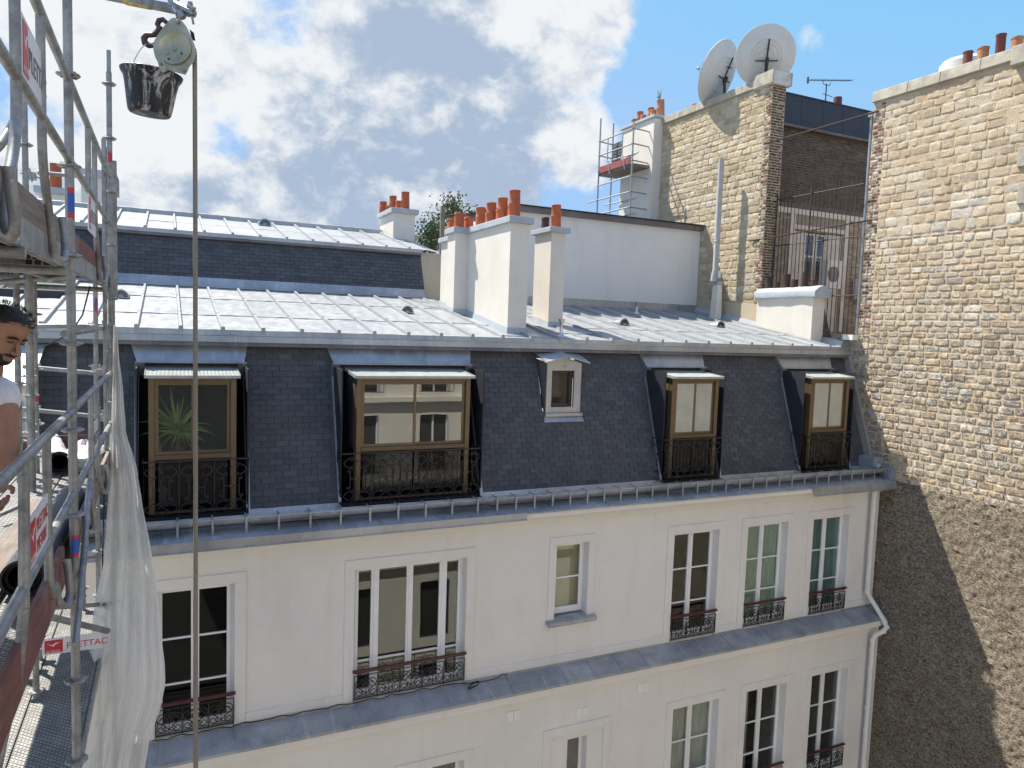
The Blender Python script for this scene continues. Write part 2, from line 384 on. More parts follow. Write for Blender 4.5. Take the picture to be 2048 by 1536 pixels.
M['quoin'] = bricks('mixed_quoin_brick', [(0.0, (0.09, 0.06, 0.05)), (0.3, (0.27, 0.12, 0.085)), (0.5, (0.36, 0.28, 0.19)), (0.8, (0.55, 0.49, 0.39)), (1.0, (0.62, 0.58, 0.50))])
M['dkbrick'] = bricks('sooty_brick', [(0.0, (0.065, 0.05, 0.042)), (0.6, (0.12, 0.092, 0.072)), (0.93, (0.17, 0.135, 0.10)), (1.0, (0.36, 0.32, 0.26))])
M['tanbrick'] = bricks('tan_brick', [(0.0, (0.26, 0.21, 0.15)), (0.6, (0.38, 0.31, 0.22)), (1.0, (0.48, 0.42, 0.32))])
M['coping'] = simple('weathered_coping', (0.42, 0.38, 0.30), 0.9, var=0.3, scale=4, bump=0.5, bscale=25)
M['coping_g'] = simple('grey_coping', (0.36, 0.34, 0.30), 0.9, var=0.3, scale=3, bump=0.5, bscale=25)
M['black_zinc'] = simple('black_sheet_cladding', (0.040, 0.044, 0.052), 0.5, 0.3, var=0.15, scale=2)
M['dish'] = simple('dish_grey', (0.60, 0.60, 0.57), 0.55, var=0.06, scale=3, bump=0)
M['rust'] = simple('rusty_brown_steel', (0.05, 0.028, 0.024), 0.7, var=0.3)
M['antenna'] = simple('dark_aerial', (0.05, 0.05, 0.055), 0.5, 0.3)
M['pvc'] = simple('cream_pvc', (0.74, 0.72, 0.67), 0.4, var=0.05, bump=0.03)
M['greypipe'] = simple('grey_fibre_pipe', (0.42, 0.42, 0.41), 0.7, var=0.12)
M['inox'] = simple('stainless', (0.6, 0.61, 0.62), 0.25, 0.9, var=0.05, bump=0)
M['vent'] = simple('vent_plastic', (0.80, 0.79, 0.76), 0.5, var=0.03)
M['black'] = simple('black_rubber', (0.015, 0.015, 0.017), 0.5, var=0.1)
M['timber'] = simple('old_timber', (0.20, 0.165, 0.13), 0.85, var=0.3, scale=5, bump=0.5)
def board(name, col):
    t = NT(name); g = t.noise(6, 8, 0.7, t.vec((8, 0.5, 8))); h = t.noise(3, 6, 0.7)
    c = t.ramp(g, [(0.3, tuple(x*0.6 for x in col)), (0.7, tuple(min(1, x*1.25) for x in col))])
    c = t.mix(t.rng(h, 0.5, 0.75, 0, 0.45), c, (0.40, 0.36, 0.32))
    t.set(base=c, rough=0.8, normal=t.bump(g, 0.5, 0.006)); return t.mat
M['board'] = board('grey_plank', (0.23, 0.19, 0.155))
M['redboard'] = board('red_brown_plank', (0.19, 0.075, 0.06))
def deck():
    t = NT('perforated_steel_deck')
    b = t.n.new('ShaderNodeTexBrick'); b.inputs['Scale'].default_value = 1.0
    b.inputs['Brick Width'].default_value = 0.05; b.inputs['Row Height'].default_value = 0.024; b.inputs['Mortar Size'].default_value = 0.006
    b.inputs['Color1'].default_value = (0, 0, 0, 1); b.inputs['Color2'].default_value = (0, 0, 0, 1); b.inputs['Mortar'].default_value = (1, 1, 1, 1)
    t.l.new(t.vec((1, 1, 1)), b.inputs['Vector'])
    f = t.noise(5, 8, 0.75)
    met = t.ramp(f, [(0.35, (0.20, 0.195, 0.185)), (0.65, (0.42, 0.41, 0.38))])
    met = t.mix(t.rng(t.noise(17, 6, 0.75), 0.58, 0.7, 0, 0.8), met, (0.62, 0.60, 0.56))
    c = t.mix(b.outputs['Color'], (0.035, 0.033, 0.03), met)
    t.set(base=c, rough=0.55, metal=0.3, normal=t.bump(b.outputs['Color'], 0.6, 0.006)); return t.mat
M['deck'] = deck()
def bucketm():
    t = NT('mortar_splashed_rubber')
    s = t.noise(9, 8, 0.75, t.vec((1.3, 1.3, 0.35), rot=(0, R(38), 0)), 1.2)
    k = t.noise(40, 5, 0.7); w = t.math('MULTIPLY', t.rng(s, 0.49, 0.56), t.rng(k, 0.36, 0.52))
    c = t.mix(w, (0.012, 0.013, 0.018), (0.48, 0.47, 0.45))
    t.set(base=c, rough=t.rng(w, 0, 1, 0.42, 0.85), normal=t.bump(w, 0.4, 0.003)); return t.mat
M['bucket'] = bucketm()
M['zincy'] = simple('yellow_passivated_steel', (0.40, 0.375, 0.26), 0.4, 0.4, var=0.35, scale=12, bump=0.1)
M['hook'] = simple('dark_red_forged_hook', (0.10, 0.06, 0.055), 0.55, 0.3, var=0.3)
M['galv'] = simple('galvanised_fitting', (0.33, 0.33, 0.32), 0.45, 0.6, var=0.3, scale=30)
def ropem():
    t = NT('dusty_rope'); w = t.n.new('ShaderNodeTexWave'); w.inputs['Scale'].default_value = 40; w.inputs['Distortion'].default_value = 1.0
    w.bands_direction = 'Z'; t.l.new(t.vec((1, 1, 1), rot=(R(25), R(25), 0)), w.inputs['Vector'])
    t.set(base=t.ramp(w.outputs['Fac'], [(0.2, (0.26, 0.215, 0.165)), (0.8, (0.50, 0.43, 0.34))]), rough=0.95, normal=t.bump(w.outputs['Fac'], 1.0, 0.005)); return t.mat
M['rope'] = ropem()
M['signw'] = simple('sign_white', (0.72, 0.72, 0.72), 0.45, var=0.05)
M['signr'] = simple('sign_red', (0.55, 0.035, 0.045), 0.45, var=0.08)
M['signb'] = simple('sticker_blue', (0.03, 0.10, 0.42), 0.45, var=0.08)
M['signk'] = simple('sign_grey_ink', (0.16, 0.16, 0.17), 0.5, var=0.1)
M['tape'] = simple('yellow_tape', (0.50, 0.40, 0.10), 0.5, var=0.3, scale=30)
M['wrap'] = simple('white_plastic_wrap', (0.62, 0.62, 0.62), 0.3, var=0.2, scale=20, bump=0.6, bscale=18)
M['roll'] = simple('dark_membrane', (0.05, 0.055, 0.07), 0.45, var=0.3, scale=20, bump=0.2)
def net():
    t = NT('debris_netting'); tr = t.n.new('ShaderNodeBsdfTransparent'); di = t.n.new('ShaderNodeBsdfDiffuse'); tl = t.n.new('ShaderNodeBsdfTranslucent')
    di.inputs[0].default_value = (0.90, 0.89, 0.86, 1); tl.inputs[0].default_value = (0.92, 0.91, 0.88, 1)
    m1 = t.n.new('ShaderNodeMixShader'); m1.inputs[0].default_value = 0.5; t.l.new(di.outputs[0], m1.inputs[1]); t.l.new(tl.outputs[0], m1.inputs[2])
    m2 = t.n.new('ShaderNodeMixShader'); f = t.rng(t.noise(2.5, 5, 0.6, t.vec((2.5, 2.5, .4))), 0.3, 0.7, 0.72, 0.95)
    t.l.new(f, m2.inputs[0]); t.l.new(tr.outputs[0], m2.inputs[1]); t.l.new(m1.outputs[0], m2.inputs[2])
    t.l.new(m2.outputs[0], t.out.inputs['Surface']); return t.mat
M['net'] = net()
def glass(name, tint, refl=1.9, wav=0.02, haze=None):
    t = NT(name); tr = t.n.new('ShaderNodeBsdfTransparent'); tr.inputs[0].default_value = (*tint, 1)
    gl = t.n.new('ShaderNodeBsdfGlossy'); gl.inputs['Roughness'].default_value = 0.012
    gl.inputs['Color'].default_value = (0.95, 0.96, 0.95, 1)
    lw = t.n.new('ShaderNodeLayerWeight'); lw.inputs['Blend'].default_value = 0.5     # 1-|cos|: same from both sides of the pane
    f0 = ((refl-1)/(refl+1))**2
    fr = t.math('ADD', t.math('MULTIPLY', t.math('POWER', lw.outputs['Facing'], 4.0), 1-f0), f0)
    b = t.bump(t.noise(1.6, 1), wav, 0.02); t.l.new(b, gl.inputs['Normal'])
    m = t.n.new('ShaderNodeMixShader'); t.l.new(fr, m.inputs[0]); t.l.new(tr.outputs[0], m.inputs[1]); t.l.new(gl.outputs[0], m.inputs[2])
    last = m.outputs[0]
    if haze:
        di = t.n.new('ShaderNodeBsdfDiffuse'); di.inputs[0].default_value = (*haze[0], 1)
        m2 = t.n.new('ShaderNodeMixShader'); t.put(m2.inputs[0], t.rng(t.noise(3, 5), 0.3, 0.7, haze[1]*0.92, haze[1]*1.08))
        t.l.new(last, m2.inputs[1]); t.l.new(di.outputs[0], m2.inputs[2]); last = m2.outputs[0]
    t.l.new(last, t.out.inputs['Surface']); return t.mat
M['glass'] = glass('window_glass', (0.84, 0.88, 0.86), 1.75)
M['glass_y'] = glass('clear_dormer_glass', (0.92, 0.93, 0.92), 1.7, 0.02, ((0.30, 0.33, 0.28), 0.045))
M['glass_d'] = glass('dusty_tinted_glass', (0.45, 0.47, 0.42), 2.6, 0.03, ((0.40, 0.38, 0.33), 0.05))
M['glass_lo'] = glass('dark_lower_glass', (0.30, 0.31, 0.28), 1.5, 0.02, ((0.10, 0.09, 0.08), 0.25))
M['glass_f'] = glass('pale_frosted_glass', (0.55, 0.55, 0.5), 1.8, 0.02, ((0.72, 0.70, 0.58), 0.62))  # frosting is a pale diffuse colour mixed over the pane
def leafm(name, a, b):
    t = NT(name); v = t.attr(); t.set(base=t.ramp(v, [(0, a), (1, b)]), rough=0.5, spec=0.4); t.p.inputs['Subsurface Weight'].default_value = 0.0; return t.mat
M['leaf'] = leafm('tree_leaf', (0.035, 0.06, 0.02), (0.11, 0.15, 0.045))
M['yucca'] = leafm('yucca_leaf', (0.09, 0.19, 0.04), (0.42, 0.60, 0.12))
M['bark'] = simple('bark', (0.14, 0.11, 0.08), 0.9, var=0.3)
def cloth(name, col):
    t = NT(name); f = t.noise(4, 6, 0.6, t.vec((6, 6, 0.7)))
    t.set(base=t.ramp(f, [(0.3, tuple(x*0.7 for x in col)), (0.7, col)]), rough=0.9, normal=t.bump(f, 0.4, 0.01)); return t.mat
M['cur_g'] = cloth('green_sheer', (0.50, 0.60, 0.50)); M['cur_t'] = cloth('teal_sheer', (0.22, 0.36, 0.36)); M['cur_w'] = cloth('white_voile', (0.62, 0.62, 0.60))
M['blind'] = simple('white_blind', (0.55, 0.55, 0.54), 0.6)
M['skin'] = simple('tanned_skin', (0.34, 0.175, 0.11), 0.68, var=0.12, scale=20, bump=0.15)
M['hair'] = simple('black_hair', (0.012, 0.010, 0.010), 0.55, var=0.3, bump=0.8, bscale=150)
M['tshirt'] = cloth('white_cotton', (0.78, 0.78, 0.80))
M['roofglass'] = simple('milky_ridged_panel', (0.36, 0.375, 0.34), 0.35, var=0.2, scale=6)
M['yard'] = simple('courtyard_paving', (0.24, 0.23, 0.21), 0.9, var=0.2, scale=2)
M['skyl'] = glass('skylight_glass', (0.40, 0.52, 0.50), 2.4, 0.05, ((0.45, 0.55, 0.50), 0.4))
# ================================================================== THE SETTING
g = MB(); g.face([(-400,-400,-15),(400,-400,-15),(400,600,-15),(-400,600,-15)])
tag(g.build('ground', M['yard']), 'paved ground far below', kind='structure')

# ------------------------------------------------------------------ generic wall with openings (plane Y = const)
def wall_xz(mb, Y, x0, x1, z0, z1, holes, depth=0.2, c=0.5):
    xs = sorted({x0, x1, *[h[0] for h in holes], *[h[1] for h in holes]}); zs = sorted({z0, z1, *[h[2] for h in holes], *[h[3] for h in holes]})
    xs = [x for x in xs if x0 <= x <= x1]; zs = [z for z in zs if z0 <= z <= z1]
    for i in range(len(xs)-1):
        for j in range(len(zs)-1):
            cx, cz = (xs[i]+xs[i+1])/2, (zs[j]+zs[j+1])/2
            if any(h[0] < cx < h[1] and h[2] < cz < h[3] for h in holes): continue
            mb.face([(xs[i],Y,zs[j]),(xs[i+1],Y,zs[j]),(xs[i+1],Y,zs[j+1]),(xs[i],Y,zs[j+1])], c)
    for a, b, p, q in holes:
        D = Y+depth
        mb.face([(a,Y,p),(a,D,p),(a,D,q),(a,Y,q)], c); mb.face([(b,Y,p),(b,D,p),(b,D,q),(b,Y,q)], c)
        mb.face([(a,Y,q),(b,Y,q),(b,D,q),(a,D,q)], c); mb.face([(a,Y,p),(b,Y,p),(b,D,p),(a,D,p)], c)

# ------------------------------------------------------------------ wrought iron
def spiral(cx, cz, r0_, r1_, a0, turns, n=15, sgn=1):
    return [(cx+(r0_+(r1_-r0_)*i/n)*math.cos(a0+sgn*turns*2*math.pi*i/n), cz+(r0_+(r1_-r0_)*i/n)*math.sin(a0+sgn*turns*2*math.pi*i/n)) for i in range(n+1)]
def circ(cx, cz, r, n=12): return [(cx+r*math.cos(2*math.pi*i/n), cz+r*math.sin(2*math.pi*i/n)) for i in range(n+1)]
def dormer_panel(w, h):
    """curves of one balcony panel, local coords x in [-w/2,w/2], z in [0,h]"""
    L = []; k = w/0.36
    for s in (-1, 1):
        # big C at top: outer arc winding into two small volutes
        arc = [(s*(0.055*k+0.105*k*math.sin(math.pi*i/12)), h*0.955-0.26*h*i/12) for i in range(13)]
        v1 = spiral(s*0.058*k, h*0.955-0.034, 0.034, 0.010, math.pi/2, 1.1, 11, -s)
        v2 = spiral(s*0.058*k, h*0.695+0.030, 0.030, 0.009, -math.pi/2, 1.1, 11, s)
        L += [arc, v1, v2]
        arc = [(s*(0.045*k+0.115*k*math.sin(math.pi*i/12)), h*0.03+0.25*h*i/12) for i in range(13)]
        v1 = spiral(s*0.048*k, h*0.03+0.030, 0.030, 0.009, -math.pi/2, 1.1, 11, s)
        v2 = spiral(s*0.048*k, h*0.28-0.030, 0.030, 0.009, math.pi/2, 1.1, 11, -s)
        L += [arc, v1, v2]
        # tall S
        L.append([(s*0.075*k, h*0.33), (s*0.082*k, h*0.36), (s*0.082*k, h*0.62), (s*0.075*k, h*0.655)])
        L.append(spiral(s*0.100*k, h*0.655, 0.024, 0.008, math.pi if s > 0 else 0, 1.0, 9, -s))
        L.append(spiral(s*0.105*k, h*0.33, 0.028, 0.008, math.pi if s > 0 else 0, 1.0, 9, s))
        L.append([(s*0.030, h*0.51), (s*0.08*k, h*0.51)])
        L.append([(0, h*0.22), (s*0.02*k, h*0.17), (s*0.07*k, h*0.13), (s*0.03*k, h*0.06), (0, h*0.05)])
    L.append(circ(0, h*0.51, 0.028)); L.append(circ(0, h*0.245, 0.022, 10))
    L.append([(0, h*0.48), (0, h*0.30)]); L.append([(0, h*0.545), (0, h*0.70)]); L.append([(-.03, h*0.88), (.03, h*0.88)]); L.append([(0, h*0.88), (0, h*0.80)])
    return L
def guard_panel(w, h):
    """low window guard: paired C scrolls around a ring"""
    L = []
    for s in (-1, 1):
        L.append(spiral(s*w*0.27, h*0.62, h*0.27, h*0.05, -s*0.2+(math.pi if s > 0 else 0), 1.5, 20, -s))
        L.append(spiral(s*w*0.30, h*0.22, h*0.20, h*0.04, (math.pi/2), 1.4, 16, s))
        L.append(spiral(s*w*0.10, h*0.20, h*0.13, h*0.03, math.pi/2, 1.3, 14, -s))
        L.append([(s*w*0.05, h*0.9), (s*w*0.44, h*0.52), (s*w*0.46, h*0.1)])
    L.append(circ(0, h*0.58, h*0.13, 12)); L.append(circ(0, h*0.58, h*0.07, 8)); L.append([(0, 0), (0, h*0.45)]); L.append([(0, h*.72), (0, h)])
    return L
def iron_run(mb, P0, P1, h, npan, panel, r=0.0055, bars=True, top=0.013):
    P0 = Vector(P0); P1 = Vector(P1); L = (P1-P0).length; e = (P1-P0)/L; up_ = Vector((0, 0, 1)); w = L/npan
    def q(u, v): return P0 + e*u + up_*v
    mb.tube([q(0, 0.02), q(L, 0.02)], 0.011, 4); mb.tube([q(0, h), q(L, h)], top, 4); mb.tube([q(0, 0.045), q(L, 0.045)], 0.005, 4)
    for i in range(npan+1): mb.tube([q(w*i, 0), q(w*i, h)], 0.0085, 4)
    if panel is None: return
    for i in range(npan):
        cx = w*(i+.5)
        for c in panel(w, h-0.05): mb.tube([q(cx+a, b+0.035) for a, b in c], r, 4, caps=False)

# ================================================================== APARTMENT BUILDING (in front)
apt = thing('apartment_building', 'cream rendered apartment block with slate mansard, zinc roof and white French windows', 'building', (6.5, 10.6, -15))
YF, YL = 10.6, 10.38          # wall planes of the two storeys in view
ZTOP, ZSILL = -3.70, -5.77
win_hi = [(-0.17, 0.84), (2.53, 4.34), (8.46, 9.52), (10.24, 11.30), (12.0, 13.04)]
small_hi = (5.97, 6.62, -4.97, -3.66)
mb = MB()
wall_xz(mb, YF, -3.2, 13.95, -5.80, -3.24, [(a, b, ZSILL, ZTOP) for a, b in win_hi]+[small_hi], 0.20)
mb.build('upper_wall', M['plaster'], apt)
win_lo = [(3.28, 4.30), (8.46, 9.55), (10.24, 11.30), (12.0, 13.05)]
mb = MB()
slit = (6.22, 6.62, -9.0, -7.06)
wall_xz(mb, YL, -3.2, 13.95, -15, -6.1, [(a, b, -9.12, -6.96) for a, b in win_lo]+[slit]+[(a, b, -12.4, -10.2) for a, b in win_lo], 0.20)
mb.build('lower_wall', M['plaster'], apt)
# raised flat surrounds and panel borders (proud strips)
def surround(Y, a, b, zt, zb, w=0.15, d=0.022):
    m = MB()
    m.box(a-w, Y-d, zt, b+w, Y+0.004, zt+w); m.box(a-w, Y-d, zb, a, Y+0.004, zt-0.0005); m.box(b, Y-d, zb, b+w, Y+0.004, zt-0.0005)
    m.build('window_surround', M['plaster'], apt, bevel=0.003)
for a, b in win_hi: surround(YF, a, b, ZTOP, -5.76)
surround(YF, small_hi[0], small_hi[1], small_hi[3], -4.97, 0.13)
for a, b in win_lo: surround(YL, a, b, -6.96, -9.6)
m = MB(); 
xs = [-3.2, -0.32, 0.99, 2.38, 4.49, 8.31, 9.67, 10.09, 11.45, 11.85, 13.19, 13.90]
for i in range(0, len(xs), 2): m = MB(); m.box(xs[i]+0.002, YF-0.02, -5.78, xs[i+1]-0.002, YF+0.004, -5.62); m.build('plinth_band', M['plaster'], apt, bevel=.003)
m = MB(); m.box(13.72, YF-0.02, -5.618, 13.90, YF+0.004, -3.24)
m.build('plinth_band', M['plaster'], apt, bevel=0.003)
# shallow blind recess frame around the slit window on the lower floor
m = MB(); a, b = 5.74, 7.08
m.box(a, YL-0.03, -6.95, b, YL+0.004, -6.80); m.box(a, YL-0.03, -9.6, a+0.14, YL+0.004, -6.951); m.box(b-0.14, YL-0.03, -9.6, b, YL+0.004, -6.951)
m.build('window_surround', M['plaster'], apt, bevel=0.003)

# --- cornices
m = MB()   # upper moulding under the zinc ledge (profile extruded along X)
def profile_x(mb, prof, x0, x1): mb.hexa([(x0, y, z) for y, z in prof], [(x1, y, z) for y, z in prof])
profile_x(m, [(10.62, -3.25), (10.54, -3.25), (10.52, -3.20), (10.46, -3.12), (10.36, -3.08), (10.27, -3.06), (10.27, -2.99), (10.62, -2.99)], -3.2, 13.95)
m.build('upper_cornice', M['plaster_w'], apt)
m = MB(); profile_x(m, [(10.62, -5.90), (10.62, -6.14), (10.34, -6.14), (10.30, -6.12), (10.24, -6.11), (10.235, -5.96)], -3.2, 13.95)
m.build('lower_cornice', M['plaster_w'], apt)
# zinc on the lower cornice: sheets with seams
m = MB(); xx = -3.2; rnd = random.Random(3)
while xx < 13.94:
    w = rnd.choice([0.55, 0.75, 0.95, 1.0]); x2 = min(13.95, xx+w)
    m.hexa([(xx+.004, 10.605, -5.80), (xx+.004, 10.215, -5.945), (x2-.004, 10.215, -5.945), (x2-.004, 10.605, -5.80)], [(xx+.004, 10.605, -5.785), (xx+.004, 10.215, -5.93), (x2-.004, 10.215, -5.93), (x2-.004, 10.605, -5.785)], rnd.random())
    m.hexa([(x2-.012, 10.6, -5.79), (x2-.012, 10.21, -5.94), (x2+.010, 10.21, -5.94), (x2+.010, 10.6, -5.79)], [(x2-.010, 10.6, -5.773), (x2-.010, 10.21, -5.920), (x2+.004, 10.21, -5.920), (x2+.004, 10.6, -5.773)], 0.2)
    xx = x2
m.box(-3.2, 10.205, -5.975, 13.955, 10.216, -5.93)
m.build('ledge_zinc', M['zinc_d'], apt)
# upstands of zinc beside each window foot
for a, b in [(-3.2, -0.17)]+[(win_hi[i][1], win_hi[i+1][0]) for i in range(4)]+[(13.04, 13.95)]:
    m = MB(); m.hexa([(a-.02, 10.572, -5.80), (b+.02, 10.572, -5.80), (b+.02, 10.58, -5.80), (a-.02, 10.58, -5.80)], [(a-.02, 10.574, -5.755), (b+.02, 10.574, -5.755), (b+.02, 10.578, -5.755), (a-.02, 10.578, -5.755)])
    m.build('ledge_upstand', M['zinc_s'], apt)
# zinc ledge under gutter
m = MB(); xx = -3.2; rnd = random.Random(5)
while xx < 13.94:
    x2 = min(13.95, xx+rnd.choice([0.9, 1.0, 1.05]))
    m.hexa([(xx+.003, 10.72, -2.90), (xx+.003, 10.235, -2.975), (x2-.003, 10.235, -2.975), (x2-.003, 10.72, -2.90)], [(xx+.003, 10.72, -2.885), (xx+.003, 10.235, -2.96), (x2-.003, 10.235, -2.96), (x2-.003, 10.72, -2.885)], rnd.random())
    m.hexa([(x2-.012, 10.7, -2.885), (x2-.012, 10.232, -2.96), (x2+.008, 10.232, -2.96), (x2+.008, 10.7, -2.885)], [(x2-.008, 10.7, -2.87), (x2-.008, 10.232, -2.945), (x2+.004, 10.232, -2.945), (x2+.004, 10.7, -2.87)], 0.2)
    xx = x2
m.build('eaves_ledge', M['zinc_d'], apt)
for seg in (0, 1):
  m = MB()
  if seg == 0: m.hexa([(-3.2, 10.222, -3.10), (5.2, 10.222, -3.06), (5.2, 10.232, -3.06), (-3.2, 10.232, -3.10)], [(-3.2, 10.224, -2.955), (5.2, 10.224, -2.955), (5.2, 10.234, -2.955), (-3.2, 10.234, -2.955)])
  else: m.hexa([(11.55, 10.222, -3.12), (13.95, 10.222, -3.12), (13.95, 10.232, -3.12), (11.55, 10.232, -3.12)], [(11.55, 10.224, -2.955), (13.95, 10.224, -2.955), (13.95, 10.234, -2.955), (11.55, 10.234, -2.955)])
  m.tube([(-3.2, 10.215, -3.105), (5.2, 10.215, -3.065)] if seg == 0 else [(11.55, 10.215, -3.125), (13.95, 10.215, -3.125)], 0.010, 6)
  m.build('drip_flashing', M['zinc_s'], apt, smooth=True)
# gutter: half-round trough with brackets
m = MB(); GY, GZ, GR = 10.50, -2.735, 0.095
P = []
for x in np.linspace(-3.2, 13.86, 60):
    P.append([(x, GY-GR*math.cos(a), GZ-GR*math.sin(a)) for a in np.linspace(0, math.pi, 9)])
m.grid(P); P2 = [[(p[0], GY-(GR-.004)*math.cos(a), GZ+.001-(GR-.004)*math.sin(a)) for p, a in zip(row, np.linspace(0, math.pi, 9))] for row in P]
m.grid(P2); m.tube([(-3.2, GY-GR, GZ+.004), (13.86, GY-GR, GZ+.004)], 0.014, 8)
for x in np.arange(-2.7, 13.8, 2.05): m.tube([(x, GY-(GR+.003)*math.cos(a), GZ-(GR+.003)*math.sin(a)) for a in np.linspace(0, math.pi, 9)], 0.004, 4, caps=False)
m.box(13.86, GY-GR-.01, GZ-GR-.01, 13.875, GY+GR+.01, GZ+.015)
m.build('gutter', M['zinc_s'], apt, smooth=True)
xb = -2.9
for i in range(60):
    if xb > 13.8: break
    m = MB(); m.box(xb-.012, GY-GR-.018, GZ+.016, xb+.012, GY+GR+.02, GZ+.024); m.box(xb-.014, GY-GR-.026, -2.955, xb+.014, GY-GR-.016, GZ+.0155)
    m.tube([(xb, GY-GR-.015, -2.95), (xb, GY-GR-.015, -2.935)], 0.022, 8)
    m.build('gutter_bracket', M['zinc_s'], apt)
    xb += 0.43 if xb < 4.2 else 0.335
# stepped zinc at the right-hand end of the gutter
m = MB(); m.box(13.70, 10.60, -2.86, 13.99, 11.0, -2.52); m.box(13.88, 10.30, -2.955, 14.0, 10.598, -2.70); m.box(13.60, 10.44, -2.70, 13.70, 10.58, -2.62)
m.build('gutter_end_box', M['zinc_d'], apt, bevel=.004)
# --- drainpipe
m = MB(); px_ = 13.62
pl = [(px_, 10.47, -3.14), (px_, 10.47, -5.42), (px_+.03, 10.44, -5.50), (px_+.20, 10.16, -5.98), (px_+.21, 10.11, -6.08), (px_+.16, 10.14, -6.18), (px_+.03, 10.22, -6.28), (px_+.0, 10.25, -6.38), (px_, 10.26, -15)]
m.tube(pl, 0.05, 14)
for z in (-3.25, -3.45, -5.1, -5.40): m.lathe((px_, 10.47, z), (0, 0, 1), [(0.05, -.035), (0.058, -.03), (0.058, .03), (0.05, .035)], 14, caps=False)
for z in (-6.40, -6.62, -7.0, -7.9, -8.4, -9.4): m.lathe((px_, 10.26, z), (0, 0, 1), [(0.05, -.035), (0.058, -.03), (0.058, .03), (0.05, .035)], 14, caps=False)
for i in (3, 4, 5): 
    d = (Vector(pl[i+1])-Vector(pl[i-1])).normalized(); m.lathe(pl[i], d, [(0.05, -.03), (0.059, -.025), (0.059, .025), (0.05, .03)], 14, caps=False)
m.build('drainpipe', M['pvc'], apt, smooth=True)
# wall vents (white square plates in pairs)
for x0, z0 in ((6.37, -6.70), (7.64, -6.49), (5.04, -6.49)):
    m = MB(); m.box(x0, YL-.018, z0, x0+.112, YL, z0+.165); m.box(x0+.118, YL-.018, z0+.0, x0+.235, YL, z0+.165)
    for k in range(5): m.box(x0+.128, YL-.021, z0+.025+k*.026, x0+.225, YL-.0185, z0+.035+k*.026)
    m.build('wall_vent', M['vent'], apt, bevel=.002)

# --- French windows
def curtain(label, mat, a, b, zt, zb, Y, amp=0.025, seed=1):
    rr = random.Random(seed); m = MB(); n = 40; P = []
    ph = [rr.uniform(0, 6.28) for _ in range(4)]
    for i in range(n+1):
        u = i/n; col = []
        for j in range(9):
            v = j/8
            y = Y + amp*math.sin(u*26+ph[0]+0.7*math.sin(v*3+ph[1])) + amp*0.5*math.sin(u*57+ph[2]+v)
            col.append((a+(b-a)*u+0.008*math.sin(v*5+ph[3]+u*9), y, zb+(zt-zb)*v))
        P.append(col)
    m.grid(P); o = m.build('curtain', mat, None, smooth=True)
    tag(o, label, 'curtain', 'curtains behind the French windows'); return o
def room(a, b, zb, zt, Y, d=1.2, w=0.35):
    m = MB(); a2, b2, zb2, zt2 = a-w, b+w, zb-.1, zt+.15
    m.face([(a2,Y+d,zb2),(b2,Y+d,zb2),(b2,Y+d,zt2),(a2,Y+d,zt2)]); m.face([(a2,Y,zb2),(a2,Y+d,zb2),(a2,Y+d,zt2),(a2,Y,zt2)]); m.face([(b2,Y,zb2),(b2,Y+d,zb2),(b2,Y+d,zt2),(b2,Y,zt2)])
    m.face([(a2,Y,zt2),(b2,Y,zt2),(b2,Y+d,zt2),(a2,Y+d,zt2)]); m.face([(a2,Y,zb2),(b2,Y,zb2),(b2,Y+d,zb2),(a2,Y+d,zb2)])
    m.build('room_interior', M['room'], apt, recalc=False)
def french(Y, a, b, zb, zt, sashes, muntins, label=None, mat='glass'):
    """sashes: list of (x0,x1) clear sash extents; frame fills the rest"""
    Yp = Y+0.17; m = MB(); fw = 0.045
    m.box(a, Yp-.03, zt-fw, b, Yp+.04, zt); m.box(a, Yp-.03, zb, a+fw, Yp+.04, zt-fw-.0005); m.box(b-fw, Yp-.03, zb, b, Yp+.04, zt-fw-.0005); m.box(a+fw+.0005, Yp-.03, zb, b-fw-.0005, Yp+.04, zb+fw)
    st = 0.052; panes = []
    for k, (x0, x1) in enumerate(sashes):
        yy = Yp-.045
        m.box(x0, yy, zb+fw*.6, x0+st, yy+.045, zt-fw*.6); m.box(x1-st, yy, zb+fw*.6, x1, yy+.045, zt-fw*.6)
        m.box(x0+st+.0005, yy+.001, zt-fw*.6-st, x1-st-.0005, yy+.044, zt-fw*.6); m.box(x0+st+.0005, yy+.001, zb+fw*.6, x1-st-.0005, yy+.044, zb+fw*.6+0.09)
        for q in muntins: m.box(x0+st+.0005, yy+.006, q-.013, x1-st-.0005, yy+.038, q+.013)
        panes.append((x0+st-.005, x1-st+.005, zb+fw*.6+.08, zt-fw*.6-st+.005, yy+.022))
    for k in range(len(sashes)-1):
        x = (sashes[k][1]+sashes[k+1][0])/2; m.box(x-.022, Yp-.062, zb+.03, x+.022, Yp-.046, zt-.03)
    w = m.build('window', M['trim'], apt, bevel=.004, label=label)
    for x0, x1, z0, z1, y in panes:
        g_ = MB(); g_.box(x0, y, z0, x1, y+.006, z1)
        g_.build('pane', M[mat], w)
    return w
def guard(Y, a, b, zb, h, n, wood=True):
    m = MB(); iron_run(m, (a+.01, Y-.05, zb), (b-.01, Y-.05, zb), h-.05, n, guard_panel, 0.0075, top=.008)
    m.tube([(a+.01, Y-.05, zb+h-.005), (b-.01, Y-.05, zb+h-.005)], .009, 4)
    for x in (a+.04, b-.04): m.tube([(x, Y-.05, zb+h-.02), (x, Y+.02, zb+h-.02)], .007, 4)
    g_ = m.build('window_guard', M['iron'], apt)
    if wood:
        m = MB(); m.box(a-.015, Y-.078, zb+h+.004, b+.015, Y-.022, zb+h+.040); m.build('handrail', M['red_rail'], g_, bevel=.008)
H3 = [-4.44, -5.09]
